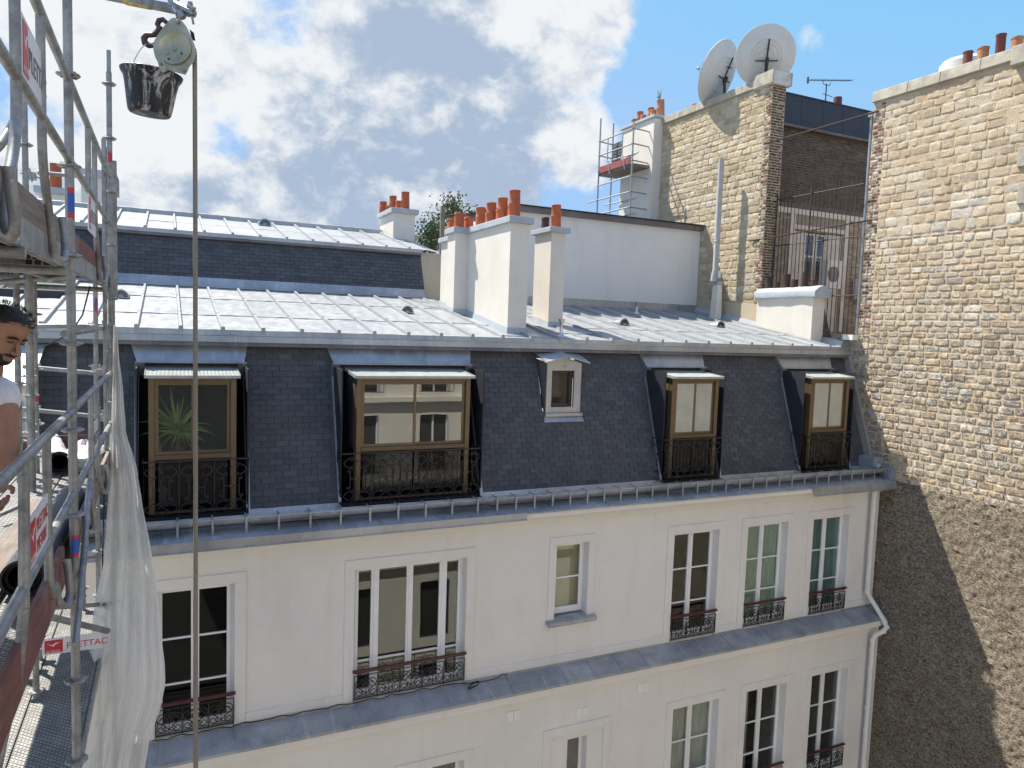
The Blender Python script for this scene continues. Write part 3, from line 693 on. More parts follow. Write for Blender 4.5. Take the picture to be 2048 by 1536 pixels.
a, b = win_hi[0]; french(YF, a, b, ZSILL, ZTOP, [(a+.04, .335), (.335, b-.04)], H3, 'dark window with white bars behind netting'); room(a, b, ZSILL, ZTOP, YF+.201)
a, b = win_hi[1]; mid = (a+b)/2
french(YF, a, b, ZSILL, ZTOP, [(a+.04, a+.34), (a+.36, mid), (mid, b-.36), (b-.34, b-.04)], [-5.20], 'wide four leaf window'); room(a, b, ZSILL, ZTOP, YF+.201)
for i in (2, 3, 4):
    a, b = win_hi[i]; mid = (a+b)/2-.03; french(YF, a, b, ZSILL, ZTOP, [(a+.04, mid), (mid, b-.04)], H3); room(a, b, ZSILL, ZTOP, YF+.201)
a, b, zb, zt = small_hi
french(YF, a, b, zb+.03, zt, [(a+.04, b-.04)], [-4.30], 'small single sash window'); 
m = MB(); m.box(a+.05, YF+.24, zb+.05, b-.05, YF+.26, zt-.05); m.build('blind', M['plaster_d'], apt, label='drawn beige blind')
room(a, b, zb, zt, YF+.28)
m = MB(); m.hexa([(5.83, 10.605, -5.02), (5.83, 10.48, -5.06), (6.78, 10.48, -5.06), (6.78, 10.605, -5.02)], [(5.83, 10.605, -4.965), (5.83, 10.48, -4.985), (6.78, 10.48, -4.985), (6.78, 10.605, -4.965)]); m.box(a+.001, 10.606, -4.975, b-.001, 10.77, -4.962); 
m.build('window_sill', M['zinc_d'], apt)
m = MB(); m.box(5.85, 10.50, -5.10, 6.76, 10.599, -5.062); m.build('sill_moulding', M['plaster_w'], apt)
for (a, b), n in zip(win_hi, (3, 5, 3, 3, 3)): guard(YF, a, b, ZSILL+.045, 0.43, n)
for i, (a, b) in enumerate(win_lo):
    mid = (a+b)/2-.03
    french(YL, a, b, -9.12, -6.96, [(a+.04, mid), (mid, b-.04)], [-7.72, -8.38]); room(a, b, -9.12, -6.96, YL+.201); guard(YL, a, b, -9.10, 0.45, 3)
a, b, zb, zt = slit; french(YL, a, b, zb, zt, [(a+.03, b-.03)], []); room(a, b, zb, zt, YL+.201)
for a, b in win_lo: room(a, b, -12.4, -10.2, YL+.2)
curtain('pale green shimmering curtain in the middle of the three right-hand upper windows', M['cur_g'], 10.28, 11.26, -3.74, -5.70, YF+.195, .02, 2)
curtain('dark teal curtain in the upper window nearest the white drainpipe', M['cur_t'], 12.04, 13.0, -3.74, -5.70, YF+.195, .02, 5)
curtain('dark grey curtain drawn inside the lower window under the green curtain', M['blind'], 10.28, 10.50, -7.0, -9.0, YL+.195, .02, 7)
for a, b, lab in ((12.04, 13.01, 'grey slatted blind in the lower window beside the drainpipe'), (10.80, 11.26, 'grey slatted blind in the right half of the lower window left of the drainpipe window')):
    m = MB(); z = -7.0
    while z > -8.95: m.hexa([(a, YL+.182, z), (b, YL+.182, z), (b, YL+.204, z-.012), (a, YL+.204, z-.012)], [(a, YL+.182, z+.002), (b, YL+.182, z+.002), (b, YL+.204, z-.010), (a, YL+.204, z-.010)]); z -= .022
    tag(m.build('window_blind', M['blind'], None), lab, 'blind', 'blinds behind the lower windows')
curtain('white voile in the lower window furthest left of the right-hand three', M['cur_w'], 8.5, 9.5, -7.0, -9.05, YL+.195, .02, 11)
# thin cable lying along the ledge
m = MB(); pts = []
for i in range(60):
    x = -0.2+5.3*i/59; pts.append((x, 10.545-0.02*math.sin(i*1.3)-(.06 if 4.3 < x < 5 else 0), -5.752+0.008*math.sin(i*2.1)+(-.02 if 4.3 < x < 5 else 0)))
m.tube(pts, .008, 5)
for k in range(3): m.tube([(4.45+.09*math.cos(t)+.01*k, 10.44+.05*math.sin(t), -5.79+.03*math.cos(t)+.012*k) for t in np.linspace(0, 5.5, 14)], .006, 5)
tag(m.build('cable', M['iron'], None, smooth=True), 'thin grey cable running along the zinc ledge with a small coil by the wide window', 'cable')

# ------------------------------------------------------------------ slates
def lay_slates(mb, xr, v0, v1, rowh, w, place, allowed, seed=1, thick=0.005):
    """place(x, v, lift) -> point ; v runs up the slope; allowed(v) -> list of intervals"""
    rr = random.Random(seed); v = v0; row = 0
    while v < v1-1e-6:
        vt = min(v+rowh*1.12, v1); off = (row % 2)*w*0.5 + rr.uniform(-.012, .012)
        x = xr[0]-w+off
        while x < xr[1]:
            xa, xb_ = x+.0035, x+w-.0035+rr.uniform(-.002, .001); x += w
            dz = rr.uniform(-.004, .003); cc = min(1, max(0, rr.gauss(0.5, 0.2))); l0 = thick*2.6+rr.uniform(0, .004)+(0.006 if rr.random() < .02 else 0)
            for (p, q) in allowed(v+rowh*.5):
                a_, b_ = max(xa, p), min(xb_, q)
                if b_-a_ < .01: continue
                A, B, C, D = place(a_, v+dz, l0), place(b_, v+dz, l0), place(b_, vt, thick), place(a_, vt, thick)
                a0_, b0_ = place(a_, v+dz, l0-thick-.002), place(b_, v+dz, l0-thick-.002)
                mb.face([A, B, C, D], cc); mb.face([a0_, b0_, B, A], cc); mb.face([place(a_, vt, 0), a0_, A, D], cc); mb.face([b0_, place(b_, vt, 0), C, B], cc)
        v += rowh; row += 1
SL = Vector((0, 0.34, 1)).normalized(); SNRM = Vector((0, -1, 0.34)).normalized(); SB = Vector((0, slateY(-2.765), -2.765))
def sp(x, v, l): q = SB + SL*v + SNRM*l; return (x, q.y, q.z)
S_len = (-0.36+2.765)/SL.z
openings = [(-0.40, 1.05), (2.37, 4.71), (8.38, 9.80), (11.92, 13.40)]
def allowed1(v):
    z = SB.z+SL.z*v; iv = [(-1.62, 14.0)]
    cuts = [(a_, b_) for a_, b_ in openings if z < -0.62]
    if -1.50 < z < -0.5: cuts.append((6.04, 6.83))
    out = [(-1.62, 14.0)]
    for a_, b_ in cuts:
        nn = []
        for p, q in out:
            if b_ <= p or a_ >= q: nn.append((p, q)); continue
            if a_ > p: nn.append((p, a_))
            if b_ < q: nn.append((b_, q))
        out = nn
    return out
m = MB(); lay_slates(m, (-1.62, 14.0), 0, S_len, 0.0905, 0.205, sp, allowed1, 4)
m.build('slate_roof', M['slate'], apt, recalc=False)
# backing surface under the slates (keeps light out), with the dormer openings left open
m = MB(); ed = sorted([-1.64, 14.0]+[x for o_ in openings for x in o_]+[6.04, 6.83])
for i in range(len(ed)-1):
    xa, xb_ = ed[i], ed[i+1]; c_ = (xa+xb_)/2
    def bq(z0, z1): m.face([(xa, slateY(z0), z0), (xb_, slateY(z0), z0), (xb_, slateY(z1), z1), (xa, slateY(z1), z1)])
    if any(a_ < c_ < b_ for a_, b_ in openings): bq(-.62, -.3)
    elif 6.04 < c_ < 6.83: bq(-2.95, -1.5); bq(-.5, -.3)
    else: bq(-2.95, -.3)
m.build('roof_boarding', M['dark'], apt, recalc=False)
# zinc apron under the slates
rnd = random.Random(9)
segs = [(-1.62, -.40), (1.05, 2.37), (4.71, 8.38), (9.80, 11.92), (13.40, 13.70)]
for a_, b_ in segs:
    m = MB(); x = a_
    while x < b_-.01:
        x2 = min(b_, x+1.0); z0_, z1_ = -2.85, -2.755
        m.hexa([(x, slateY(z0_)-.03, z0_), (x2-.003, slateY(z0_)-.03, z0_), (x2-.003, slateY(z1_)-.02, z1_), (x, slateY(z1_)-.02, z1_)], [(x, slateY(z0_)-.018, z0_), (x2-.003, slateY(z0_)-.018, z0_), (x2-.003, slateY(z1_)-.002, z1_), (x, slateY(z1_)-.002, z1_)], rnd.random()); x = x2
    m.hexa([(a_, 10.60, -2.875), (b_, 10.60, -2.875), (b_, slateY(-2.85)-.018, -2.855), (a_, slateY(-2.85)-.018, -2.855)], [(a_, 10.60, -2.865), (b_, 10.60, -2.865), (b_, slateY(-2.85)-.018, -2.845), (a_, slateY(-2.85)-.018, -2.845)])
    m.build('apron_flashing', M['zinc_s'], apt)
# vertical zinc strips along the cut edges (rakes) of the slates
for a_, b_ in openings:
    for x, s in ((a_, -1), (b_, 1)):
        m = MB()
        if x > 13.3 and s == 1: pass
        lo_, hi_ = sp(x, -.05, 0), sp(x, (-.66+2.765)/SL.z, 0)
        m.hexa([(x-.025, lo_[1]-.03, lo_[2]), (x+.025, lo_[1]-.03, lo_[2]), (x+.025, hi_[1]-.03, hi_[2]), (x-.025, hi_[1]-.03, hi_[2])], [(x-.025, lo_[1]+.05, lo_[2]), (x+.025, lo_[1]+.05, lo_[2]), (x+.025, hi_[1]+.05, hi_[2]), (x-.025, hi_[1]+.05, hi_[2])])
        m.build('rake_flashing', M['zinc_s'], apt)
# grey plaster gable strip against the masonry on the right
m = MB(); m.hexa([(13.93, slateY(-2.7)-.20, -2.75), (14.02, slateY(-2.7)-.20, -2.75), (14.02, slateY(-.3)-.16, -.28), (13.93, slateY(-.3)-.16, -.28)], [(13.93, slateY(-2.7)+.1, -2.75), (14.02, slateY(-2.7)+.1, -2.75), (14.02, slateY(-.3)+.1, -.28), (13.93, slateY(-.3)+.1, -.28)])
m.build('verge_strip', M['mortar_w'], apt)

# ------------------------------------------------------------------ dormers
def dormer(x0, x1, o0, o1, rx0, rx1, npan, label, gmat, rails=True, sash=2, side=True):
    YD = 11.0; zt, zs, zb = -0.83, -1.95, -2.74
    root = MB(); fw = 0.075
    # bronze box window: outer posts, head, sill, lower posts and lower sill
    root.box(x0, YD-.04, zb, x0+fw, YD+.05, zt); root.box(x1-fw, YD-.04, zb, x1, YD+.05, zt)
    root.box(x0+fw+.001, YD-.035, zt-.07, x1-fw-.001, YD+.045, zt-.001); root.box(x0+fw+.001, YD-.05, zs-.03, x1-fw-.001, YD+.045, zs+.035); root.box(x0+fw+.001, YD-.035, zb, x1-fw-.001, YD+.045, zb+.03)
    xa, xb_ = x0+fw+.001, x1-fw-.001; mid = (xa+xb_)/2; st = .045
    for k, (p, q) in enumerate(((xa, mid+.02), (mid-.02, xb_))):
        y = YD-.03+.035*k
        for (z0, z1) in ((zs+.036, zt-.071),):
            s_ = st
            root.box(p+.001, y, z0, p+s_, y+.03, z1); root.box(q-s_, y, z0, q-.001, y+.03, z1); root.box(p+s_+.0005, y+.001, z1-s_, q-s_-.0005, y+.029, z1); root.box(p+s_+.0005, y+.001, z0, q-s_-.0005, y+.029, z0+s_)
    d = root.build('dormer_window', M['bronze'], apt, bevel=.004, label=label)
    for k, (p, q) in enumerate(((xa, mid+.02), (mid-.02, xb_))):
        y = YD-.03+.035*k+.012
        for (z0, z1) in ((zs+.036, zt-.071), (zb+.061, zs-.031)):
            g_ = MB(); g_.box(p+st-.004, y, z0+st-.004, q-st+.004, y+.006, z1-st+.004); g_.build('pane', M[gmat[k] if z0 > zs else 'glass_lo'], d)
    # side panels of the box
    for x, s in ((x0, 1), (x1, -1)):
        g_ = MB(); xa_, xb2 = (x, x+.03) if s > 0 else (x-.03, x)
        yb_ = slateY(-.8)+.08
        g_.box(xa_, YD+.051, zs-.02, xb2, yb_, zt-.001); g_.build('side_panel', M['zinc_k'], d)
        g_ = MB(); g_.box(xa_-.004 if s > 0 else xb2-.04, YD+.052, zb, xb2+.004 if s < 0 else xa_+.04, YD+.11, zt-.002); g_.build('corner_post', M['bronze'], d)
    # milky ridged roof of the box
    g_ = MB(); yb_ = slateY(-.75)-.02; yf = YD-.12; zf, zr = zt+.012, zt+.085; n = int((x1-x0+.08)/.05)
    P = []
    for i in range(n*2+1):
        x = x0-.04+(x1-x0+.08)*i/(n*2); zz = .006*(i % 2); P.append([(x, yf, zf+zz), (x, yb_, zr+zz)])
    g_.grid(P); g_.box(x0-.045, yf-.008, zf-.028, x1+.045, yf, zf+.012)
    g_.hexa([(x0-.05, yf, zf-.028), (x0-.038, yf, zf-.028), (x0-.038, yb_, zr-.028), (x0-.05, yb_, zr-.028)], [(x0-.05, yf, zf+.02), (x0-.038, yf, zf+.02), (x0-.038, yb_, zr+.02), (x0-.05, yb_, zr+.02)])
    g_.hexa([(x1+.038, yf, zf-.028), (x1+.05, yf, zf-.028), (x1+.05, yb_, zr-.028), (x1+.038, yb_, zr-.028)], [(x1+.038, yf, zf+.02), (x1+.05, yf, zf+.02), (x1+.05, yb_, zr+.02), (x1+.038, yb_, zr+.02)])
    g_.build('box_roof', M['roofglass'], d)
    # recess walls either side and back board
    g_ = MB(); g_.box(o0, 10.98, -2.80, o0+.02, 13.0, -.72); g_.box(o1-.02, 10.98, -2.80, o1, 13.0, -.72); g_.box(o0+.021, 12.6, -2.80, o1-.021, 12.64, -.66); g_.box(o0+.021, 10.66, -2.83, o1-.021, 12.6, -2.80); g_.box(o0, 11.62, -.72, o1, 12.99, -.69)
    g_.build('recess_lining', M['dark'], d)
    # zinc hood above
    zt_, zb_ = -.345, -.66; ya, yb2 = slateY(zt_)-.03, slateY(zb_)-.10
    g_ = MB(); a_, b_ = o0-.10, o1+.06
    g_.hexa([(a_, ya, zt_), (b_, ya, zt_), (b_-.07, yb2, zb_), (a_+.10, yb2, zb_)], [(a_, ya+.06, zt_-.02), (b_, ya+.06, zt_-.02), (b_-.07, yb2+.06, zb_-.02), (a_+.10, yb2+.06, zb_-.02)], .3)
    g_.hexa([(a_+.08, yb2-.03, zb_-.02), (b_-.04, yb2-.03, zb_-.02), (b_-.04, yb2+.12, zb_-.025), (a_+.08, yb2+.12, zb_-.025)], [(a_+.08, yb2-.03, zb_+.004), (b_-.04, yb2-.03, zb_+.004), (b_-.04, yb2+.12, zb_-.001), (a_+.08, yb2+.12, zb_-.001)])
    g_.tube([(a_+.08, yb2-.03, zb_-.006), (b_-.04, yb2-.03, zb_-.006)], .012, 6)
    g_.build('hood', M['zinc_s'], d)
    g_ = MB()
    for xa_, xb3 in ((o0-.03, o0+.10), (o1-.10, o1+.02)): g_.hexa([(xa_, yb2+.0, zb_-.20), (xb3, yb2+.0, zb_-.20), (xb3, yb2+.20, zb_-.20), (xa_, yb2+.20, zb_-.20)], [(xa_, yb2-.01, zb_-.022), (xb3, yb2-.01, zb_-.022), (xb3, yb2+.26, zb_-.022), (xa_, yb2+.26, zb_-.022)])
    g_.box(o0+.101, yb2+.06, zb_-.11, o1-.101, yb2+.09, zb_-.03)
    g_.build('hood_cheek', M['zinc_k'], d)
    # balcony railing
    g_ = MB(); YR = 10.80; h = 0.80; zb3 = -2.775
    iron_run(g_, (rx0, YR, zb3), (rx1, YR, zb3), h, npan, dormer_panel, .0078)
    for x in (rx0, rx1):
        iron_run(g_, (x, YR, zb3), (x, YR+.36, zb3), h, 1, lambda w_, h_: [circ(0, h_*.5, .03), [(0, h_*.56), (0, h_*.66)], [(-.03, h_*.66), (0, h_*.6), (.03, h_*.66)], [(0, h_*.44), (0, h_*.34)], [(-.03, h_*.34), (0, h_*.40), (.03, h_*.34)], spiral(.05, h_*.85, .05, .012, 0, 1.3, 12), spiral(-.05, h_*.18, .05, .012, 0, 1.3, 12), spiral(-.05, h_*.85, .05, .012, math.pi, 1.3, 12, -1), spiral(.05, h_*.18, .05, .012, math.pi, 1.3, 12, -1)], .0062)
    g_.build('balcony_railing', M['iron'], apt, label=None)
    return d
dormer(-0.24, 0.88, -0.40, 1.05, -0.31, 1.03, 3, 'bronze framed dormer window with a spiky plant inside', ['glass_y', 'glass_y'])
dormer(2.60, 4.46, 2.37, 4.71, 2.36, 4.60, 5, 'widest dormer window', ['glass_d', 'glass_d'])
dormer(8.53, 9.64, 8.38, 9.80, 8.27, 9.63, 4, 'dormer window with pale frosted panes', ['glass_f', 'glass_f'])
dormer(12.10, 13.22, 11.92, 13.40, 11.85, 13.17, 4, 'dormer window nearest the masonry wall', ['glass_f', 'glass_f'])
# small pedimented zinc dormer
m = MB(); YS = 11.40
a_, b_ = 6.10, 6.80; wa, wb, wz0, wz1 = 6.20, 6.66, -1.40, -.74
m.box(a_, YS, -1.50, wa, YS+.05, -.60); m.box(wb, YS, -1.50, b_, YS+.05, -.60); m.box(wa+.0005, YS, -1.50, wb-.0005, YS+.05, wz0); m.box(wa+.0005, YS, wz1, wb-.0005, YS+.05, -.60)
m.hexa([(a_, YS, -.5995), (b_, YS, -.5995), (6.45, YS, -.50)], [(a_, YS+.05, -.5995), (b_, YS+.05, -.5995), (6.45, YS+.05, -.50)])
m.box(a_-.03, YS-.06, -1.56, b_+.03, YS+.02, -1.505); m.hexa([(a_-.06, YS-.08, -1.66), (b_+.06, YS-.08, -1.66), (b_+.03, YS-.02, -1.561), (a_-.03, YS-.02, -1.561)], [(a_-.06, YS-.06, -1.66), (b_+.06, YS-.06, -1.66), (b_+.03, YS+.0, -1.561), (a_-.03, YS+.0, -1.561)])
m.lathe((6.45, YS-.004, -.655), (0, -1, 0), [(0.028, 0), (0.028, .01), (0.014, .012), (0.012, .002)], 14)
sd = m.build('small_dormer', M['zinc_s'], apt, label='small pedimented zinc dormer')
for x, n_ in ((a_, -1), (b_, 1)):
    g_ = MB(); x2 = x-.012 if n_ < 0 else x+.012
    g_.hexa([(x, YS+.001, -1.50), (x, slateY(-1.5)+.05, -1.50), (x, slateY(-.55)+.1, -.55), (x, YS+.001, -.60)], [(x2, YS+.001, -1.50), (x2, slateY(-1.5)+.05, -1.50), (x2, slateY(-.55)+.1, -.55), (x2, YS+.001, -.60)]); g_.build('cheek', M['zinc_k'], sd)
g_ = MB()
for s in (-1, 1):
    e = 6.45+s*.46
    g_.hexa([(6.45, YS-.13, -.475), (e, YS-.13, -.585), (e-s*.02, 11.80, -.40), (6.45, 11.80, -.36)], [(6.45, YS-.13, -.495), (e, YS-.13, -.605), (e-s*.02, 11.80, -.42), (6.45, 11.80, -.38)])
g_.build('pediment_roof', M['zinc_s'], sd)
g_ = MB(); g_.box(5.84, 11.70, -.40, 7.06, 11.76, -.345); g_.build('top_band', M['zinc_s'], sd)
g_ = MB(); y = YS+.06
g_.box(wa, y, wz0, wa+.05, y+.05, wz1); g_.box(wb-.09, y, wz0, wb, y+.05, wz1); g_.box(wa+.051, y, wz0, wb-.091, y+.05, wz0+.07); g_.box(wa+.051, y, wz1-.05, wb-.091, y+.05, wz1); g_.box(wb-.075, y-.02, wz0+.02, wb-.055, y-.001, wz1-.02)
g_.build('frame', M['brown_alu'], sd, bevel=.003)
g_ = MB(); g_.box(wa+.045, y+.02, wz0+.06, wb-.085, y+.026, wz1-.045); g_.build('pane', M['glass_lo'], sd)
g_ = MB(); g_.box(wa-.05, YS+.3, wz0-.05, wb+.05, YS+.32, wz1+.05); g_.build('backing', M['room'], sd)

# ------------------------------------------------------------------ front zinc roof
YB, YJ = 11.70, 16.40
rx_a, rx_b = -4.5, 13.77
m = MB(); rnd = random.Random(12)
seams = [-0.405+0.5735*k for k in range(-8, 26)]; seams = [s for s in seams if rx_a < s < rx_b-.1]
edges_ = [rx_a]+seams+[rx_b]
for i in range(len(edges_)-1):
    cuts = [YB-.02, YB+1.3+rnd.uniform(-.05, .05), YB+3.1+rnd.uniform(-.05, .05), YJ+.05]
    for j in range(3):
        z = lambda Y: roofz(Y)
        x0, x1 = edges_[i], edges_[i+1]; ya, yb = cuts[j], cuts[j+1]; c_ = rnd.random()
        nx, ny = 4, 5; P = []
        for u in range(nx+1):
            P.append([(x0+(x1-x0)*u/nx, ya+(yb-ya)*w/ny, z(ya+(yb-ya)*w/ny)+.006*(2-j)*0+0.004*math.sin(u*2.1+w*1.7+i*3)*(1 if 0 < u < nx else 0) + (.012 if w == 0 else 0)) for w in range(ny+1)])
        m.grid(P, c_)
        m.face([(x0, ya, z(ya)-.004), (x1, ya, z(ya)-.004), (x1, ya, z(ya)+.012), (x0, ya, z(ya)+.012)], c_)
m.build('zinc_roof', M['zinc'], apt, recalc=False)
for s in seams:
    m = MB()
    def rr_(Y, w, h): return [(s-w, Y, roofz(Y)), (s-w*.62, Y, roofz(Y)+h), (s+w*.62, Y, roofz(Y)+h), (s+w, Y, roofz(Y))]
    ycut = YJ-.15
    m.hexa(rr_(YB-.04, .030, .052), rr_(ycut, .030, .052))
    m.hexa([(s-.036, YB-.055, roofz(YB)-.05), (s-.026, YB-.055, roofz(YB)+.058), (s+.026, YB-.055, roofz(YB)+.058), (s+.036, YB-.055, roofz(YB)-.05)], [(s-.036, YB-.0405, roofz(YB)-.05), (s-.026, YB-.0405, roofz(YB)+.058), (s+.026, YB-.0405, roofz(YB)+.058), (s+.036, YB-.0405, roofz(YB)-.05)])
    for yj in (YB+1.3, YB+3.1): m.hexa(rr_(yj-.03, .034, .057), rr_(yj+.03, .034, .057))
    m.build('batten_roll', M['zinc'], apt)
m = MB(); x = rx_a; rnd = random.Random(4)
while x < 14.0:
    x2 = min(14.0, x+1.0); c_ = rnd.random()
    m.hexa([(x, YB-.055, roofz(YB)-.075), (x2-.002, YB-.055, roofz(YB)-.075), (x2-.002, YB+.02, roofz(YB)-.075), (x, YB+.02, roofz(YB)-.075)], [(x, YB-.045, roofz(YB)+.002), (x2-.002, YB-.045, roofz(YB)+.002), (x2-.002, YB+.02, roofz(YB)+.002), (x, YB+.02, roofz(YB)+.002)], c_)
    m.hexa([(x+.3, YB-.085, -.36), (min(14.0, x2+.298), YB-.085, -.36), (min(14.0, x2+.298), YB+.1, -.34), (x+.3, YB+.1, -.34)], [(x+.3, YB-.075, roofz(YB)-.079), (min(14., x2+.298), YB-.075, roofz(YB)-.079), (min(14., x2+.298), YB+.1, roofz(YB)-.079), (x+.3, YB+.1, roofz(YB)-.079)], 1-c_)
    x = x2
m.build('break_flashing', M['zinc_s'], apt)
m = MB(); x = rx_a
m.hexa([(rx_a, YB-.078, -.42), (14.0, YB-.078, -.42), (14.0, YB+.05, -.42), (rx_a, YB+.05, -.42)], [(rx_a, YB-.07, -.3605), (14.0, YB-.07, -.3605), (14.0, YB+.05, -.3605), (rx_a, YB+.05, -.3605)])
m.build('lead_band', M['zinc_k'], apt)
m = MB(); m.hexa([(13.70, YB-.03, -.21), (13.98, YB-.03, -.21), (13.98, YB+1.1, 0.0), (13.70, YB+1.1, 0.0)], [(13.75, YB-.03, -.05), (13.98, YB-.03, -.05), (13.98, YB+1.1, .12), (13.75, YB+1.1, .12)])
m.build('roof_end_flashing', M['zinc_s'], apt)
m = MB(); m.box(13.80, 11.45, -.02, 14.35, 11.72, .10); m.build('stone_ledge', M['plaster_w'], apt)
# half-round louvred roof vents
def roof_vent(X, Y, zf, slope, parent, s=1.0):
    m = MB(); z = zf(Y)
    def q(u, d, h): return (X+u*s, Y+d*s, zf(Y+d*s)+h*s)
    n = 12; fr = [q(.13*math.cos(math.pi*i/n), 0, .15*math.sin(math.pi*i/n)+.01) for i in range(n+1)]
    bk = [q(.13*math.cos(math.pi*i/n), .42, .012*math.sin(math.pi*i/n)) for i in range(n+1)]
    m.grid([fr, bk]); v_ = m.build('roof_vent', M['zinc_s'], parent, smooth=True)
    m = MB()
    for k in range(1, 10):
        a = math.pi*k/10; m.hexa([q(.045*math.cos(a-.06), -.006, .05*math.sin(a-.06)+.012), q(.108*math.cos(a-.10), -.006, .125*math.sin(a-.10)+.012), q(.108*math.cos(a+.10), -.006, .125*math.sin(a+.10)+.012), q(.045*math.cos(a+.06), -.006, .05*math.sin(a+.06)+.012)], [q(.045*math.cos(a-.06), .01, .05*math.sin(a-.06)+.012), q(.108*math.cos(a-.10), .01, .125*math.sin(a-.10)+.012), q(.108*math.cos(a+.10), .01, .125*math.sin(a+.10)+.012), q(.045*math.cos(a+.06), .01, .05*math.sin(a+.06)+.012)])
    m.build('louvre', M['black'], v_)
    m = MB(); m.face([q(.128*math.cos(math.pi*i/n), .003, .147*math.sin(math.pi*i/n)+.01) for i in range(n+1)]); m.build('grille', M['zinc_s'], v_, recalc=False)
for px, py in ((242, 597), (815, 627), (1249, 651), (1442, 655)): p = onR(px, py); roof_vent(p.x, p.y, roofz, MR, apt)
# slender flue pipes
def flue_pipe(p, h, r, parent):
    m = MB(); m.lathe(p, (0, 0, 1), [(r*3, -.02), (r*1.3, .05), (r, .07), (r, h-.10), (r*1.15, h-.09), (r*1.9, h)], 12); m.build('vent_pipe', M['inox'], parent, smooth=True)
flue_pipe(onR(1122, 673), .33, .032, apt); flue_pipe(onR(1273, 627), .30, .032, apt); flue_pipe(onR(1430, 634), .36, .035, apt)
for x0, x1, y0, y1 in ((5.05, 5.62, 14.9, 16.3), (5.4, 6.2, 11.85, 12.1), (6.7, 7.6, 12.3, 12.96)):   # flat pale soldered sheets round the chimney feet
    m = MB(); m.hexa([(x0, y0, roofz(y0)+.006), (x1, y0, roofz(y0)+.006), (x1, y1, roofz(y1)+.006), (x0, y1, roofz(y1)+.006)], [(x0, y0, roofz(y0)+.02), (x1, y0, roofz(y0)+.02), (x1, y1, roofz(y1)+.02), (x0, y1, roofz(y1)+.02)], .2)
    m.build('soldered_sheet', M['zinc_s'], apt)
# ------------------------------------------------------------------ chimneys
def pot(parent, x, y, z, h, r, mat, c, collar=True):
    m = MB(); prof = [(r*1.06, 0), (r*1.02, .02), (r*.90, h*.55), (r*.86, h-.05), (r*.94, h-.045), (r*.95, h-.01), (r*.88, h), (r*.74, h-.01), (r*.70, h*.6)]
    if collar and h > .3: prof = [(r*1.04, 0), (r*1.0, h*.5), (r*1.03, h*.51), (r*.99, h*.53), (r*.93, h-.05), (r*.98, h-.04), (r*.98, h-.01), (r*.88, h), (r*.74, h-.01), (r*.70, h*.6)]
    m.lathe((x, y, z), (random.uniform(-.035, .035), random.uniform(-.035, .035), 1), prof, 20, c)
    return m.build('chimney_pot', M[mat], parent, smooth=True)
def stack(blocks, caps, pots, parent, label=None, mat='plaster_b', capmat='cap', name='chimney', foot=True):
    m = MB()
    for x0, x1, y0, y1, z0f, z0b, z1 in blocks:
        m.hexa([(x0, y0, z0f), (x1, y0, z0f), (x1, y1, z0b), (x0, y1, z0b)], [(x0, y0, z1), (x1, y0, z1), (x1, y1, z1), (x0, y1, z1)])
    ch = m.build(name, M[mat], parent, label=label, bevel=.008)
    m = MB()
    for x0, x1, y0, y1, z0, z1 in caps: m.box(x0, y0, z0, x1, y1, z1)
    m.build('cap', M[capmat], ch, bevel=.012)
    if foot:
        m = MB()
        for x0, x1, y0, y1, z0f, z0b, z1 in blocks:
            d = .030; H = .17
            m.hexa([(x0-d, y0-d, z0f), (x1+d, y0-d, z0f), (x1+d, y1, z0b), (x0-d, y1, z0b)], [(x0-.006, y0-.006, z0f+H), (x1+.006, y0-.006, z0f+H), (x1+.006, y1, z0b+H), (x0-.006, y1, z0b+H)])
        m.build('foot_flashing', M['cap'], ch)
    for p in pots: pot(ch, *p)
    return ch
ZC = 1.90
r_ = roofz
big = stack([(5.62, 6.0, 12.11, 14.165, r_(12.11)-.05, r_(14.165)-.05, ZC), (5.33, 5.72, 14.166, 14.62, r_(14.166)-.05, r_(14.62)-.05, ZC+.0), (5.45, 5.9, 14.621, 15.35, r_(14.62)-.05, r_(15.35)-.05, ZC-.10)],
      [(5.56, 6.06, 12.04, 14.10, ZC-.005, ZC+.115), (5.27, 5.80, 14.101, 14.68, ZC-.005, ZC+.115), (5.39, 5.95, 14.681, 15.42, ZC-.105, ZC+.0)],
      [(5.76, 12.28, ZC+.11, .50, .105, 'terra', .5), (5.86, 12.62, ZC+.11, .30, .085, 'terra', .8), (5.78, 12.86, ZC+.11, .45, .10, 'terra', .6), (5.84, 13.10, ZC+.11, .27, .085, 'terra', .9), (5.76, 13.32, ZC+.11, .42, .10, 'terra', .3), (5.84, 13.62, ZC+.11, .26, .09, 'terra', .8), (5.78, 13.92, ZC+.11, .41, .105, 'terra', .6),
       (5.42, 14.22, ZC+.11, .30, .105, 'terra', .3), (5.66, 14.28, ZC+.11, .24, .105, 'terra', .9), (5.36, 14.52, ZC+.11, .14, .06, 'terra', .7), (5.60, 14.56, ZC+.11, .34, .105, 'terra', .1), (5.52, 14.95, ZC, .38, .10, 'terra', .4)], apt, 'long cream chimney stack with a row of terracotta pots')
stack([(6.92, 7.25, 12.97, 13.70, r_(12.97)-.05, r_(13.7)-.05, 1.93)], [(6.85, 7.32, 12.90, 13.77, 1.925, 2.03)],
      [(7.09, 13.12, 2.025, .47, .10, 'terra', .6), (7.05, 13.50, 2.025, .26, .09, 'flue_d', .4)], apt, 'narrow cream chimney stack')
